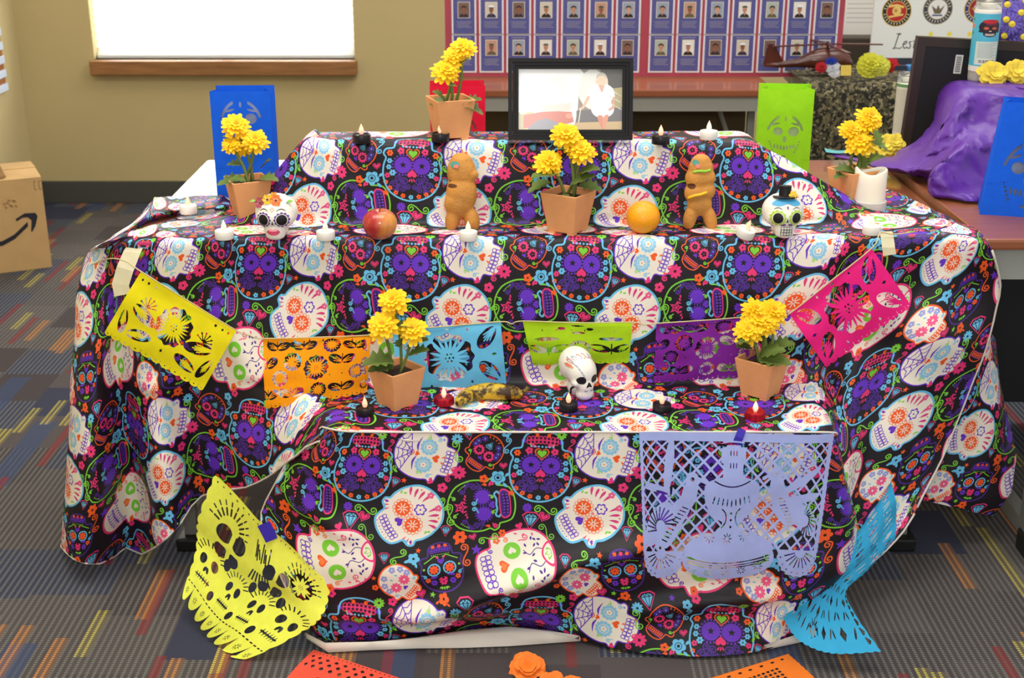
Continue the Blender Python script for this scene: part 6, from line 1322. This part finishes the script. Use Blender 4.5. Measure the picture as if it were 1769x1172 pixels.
p=on(657,414,zm); e=empty('apple',p,0,'red and yellow apple on the left of the middle step','apple'); R=.0345; V=[];F=[]; n=40; mrow=26
for j in range(mrow+1):
    t=pi*j/mrow; r=R*sin(t)*(1+.06*cos(t)); z=R*.95-R*.98*cos(t)*-1*1; z=R*.93+R*.93*cos(t)-(.010*math.exp(-(sin(t)*R/.010)**2) if t<1.2 else -.004*math.exp(-(sin(t)*R/.010)**2) if t>2 else 0)
    for k in range(n): a=2*pi*k/n; q=1+.025*cos(5*a)*max(0,-cos(t)) ; V.append((r*q*cos(a),r*q*sin(a),max(0,z)))
for j in range(mrow):
    for k in range(n): F.append((j*n+k,(j+1)*n+k,(j+1)*n+(k+1)%n,j*n+(k+1)%n))
mk('skin',V,F,AP,e,True); MB().tube([(0,0,.052),(.001,.0,.062),(.003,.001,.067)],[.0012,.001,.0014],6).build('stalk',mat('apple_stalk',(84,60,36),.7),e)
p=on(1110,403,zm); e=empty('orange',p,0,'bright orange fruit between the middle pot and the right bread figure','orange'); R=.0345; bm=bmesh.new(); bmesh.ops.create_uvsphere(bm,u_segments=40,v_segments=24,radius=R); me=bpy.data.meshes.new('peel'); bm.to_mesh(me); bm.free()
me.materials.append(mat('orange_peel',(250,164,16),.4,bump=.35,bs=380,coat=.15,var=.04,vs=20)); me.polygons.foreach_set('use_smooth',[True]*len(me.polygons)); o=bpy.data.objects.new('peel',me); COL.objects.link(o); o.parent=e; o.location=(0,0,R*.965); o.scale=(1,1,.965)
MB().lathe([(.0035,-.001),(.003,.001),(.001,.0012)],8,M=Matrix.Translation((.018,.012,R*1.6))@Matrix.Rotation(.7,4,'X')).build('navel',mat('navel_green',(140,130,50),.7),e)
BN=mat('banana_peel',(196,156,30),.5,bump=.2,bs=60); N=BN.node_tree.nodes; L=BN.node_tree.links; tc=N.new('ShaderNodeTexCoord'); nz=N.new('ShaderNodeTexNoise'); nz.inputs['Scale'].default_value=38; nz.inputs['Detail'].default_value=6; nz.inputs['Roughness'].default_value=.65; L.new(tc.outputs['Object'],nz.inputs[0]); cr=N.new('ShaderNodeValToRGB'); cr.color_ramp.elements[0].position=.46; cr.color_ramp.elements[0].color=lin((66,44,26)); cr.color_ramp.elements[1].position=.56; cr.color_ramp.elements[1].color=lin((206,170,34)); L.new(nz.outputs['Fac'],cr.inputs[0]); L.new(cr.outputs[0],N['Principled BSDF'].inputs['Base Color'])
p=on(845,704,zl); e=empty('banana',p,0,'overripe brown-spotted banana lying on the lowest step','banana')
def bp_(px,py,dz=.0): q=on(px,py,zl+.014+dz); return q-p
pts=[bp_(791,697,-.002),bp_(800,688),bp_(820,680),bp_(845,677,.003),bp_(870,678,.003),bp_(888,680),bp_(897,681),bp_(903,678,.002)]; rad=[.007,.0135,.017,.0182,.0176,.015,.0105,.0065]
C_=[poly3(pts,k/28) for k in range(29)]; Rr=[float(np.interp(k/28*7,range(8),rad)) for k in range(29)]; o=MB().tube(C_,Rr,10).build('peel',BN,e,True)
for a in o.data.vertices: a.co.z=max(a.co.z,.0015)
MB().tube([C_[-1],C_[-1]+Vector((.006,0,.004)),C_[-1]+Vector((.011,.002,.010))],[.0055,.004,.0042],8).build('stalk',mat('banana_stalk',(120,100,40),.7),e); MB().tube([C_[0],C_[0]+Vector((-.004,0,-.001))],[.0055,.003],8).build('tip',mat('banana_tip',(50,38,26),.8),e)
# ---------------------------------------------------------------- orange blooms on the carpet
OM=mat('orange_petals',(250,122,28),.7,var=.12,vs=50)
for px,py,r,lb in ((912,1148,.036,'largest orange silk flower on the carpet in front of the altar'),(955,1176,.028,'middle orange silk flower on the carpet, at the bottom edge'),(988,1178,.022,'small orange silk flower on the carpet, right of the others')):
    q=on(px,py,.02); e=empty('silk_flower',(q.x,q.y,0),0,lb,'flower','orange silk flowers on the carpet'); bloom(e,Vector((0,0,.012)),r,OM,(9,9,8,6),elong=.5,nrm=(0,-.5,.85)); MB().lathe([(.003,0),(.012,.002),(.014,.012)],8).build('calyx',DGR,e)
tag(MB().tube([on(1543,940,.004),on(1555,948,.006),on(1562,944,.008),on(1568,946,.004)],.0012,5).build('loose_thread',mat('orange_thread',(226,120,50),.8),None,True),'loose orange thread on the carpet at the lower right cloth corner','thread')
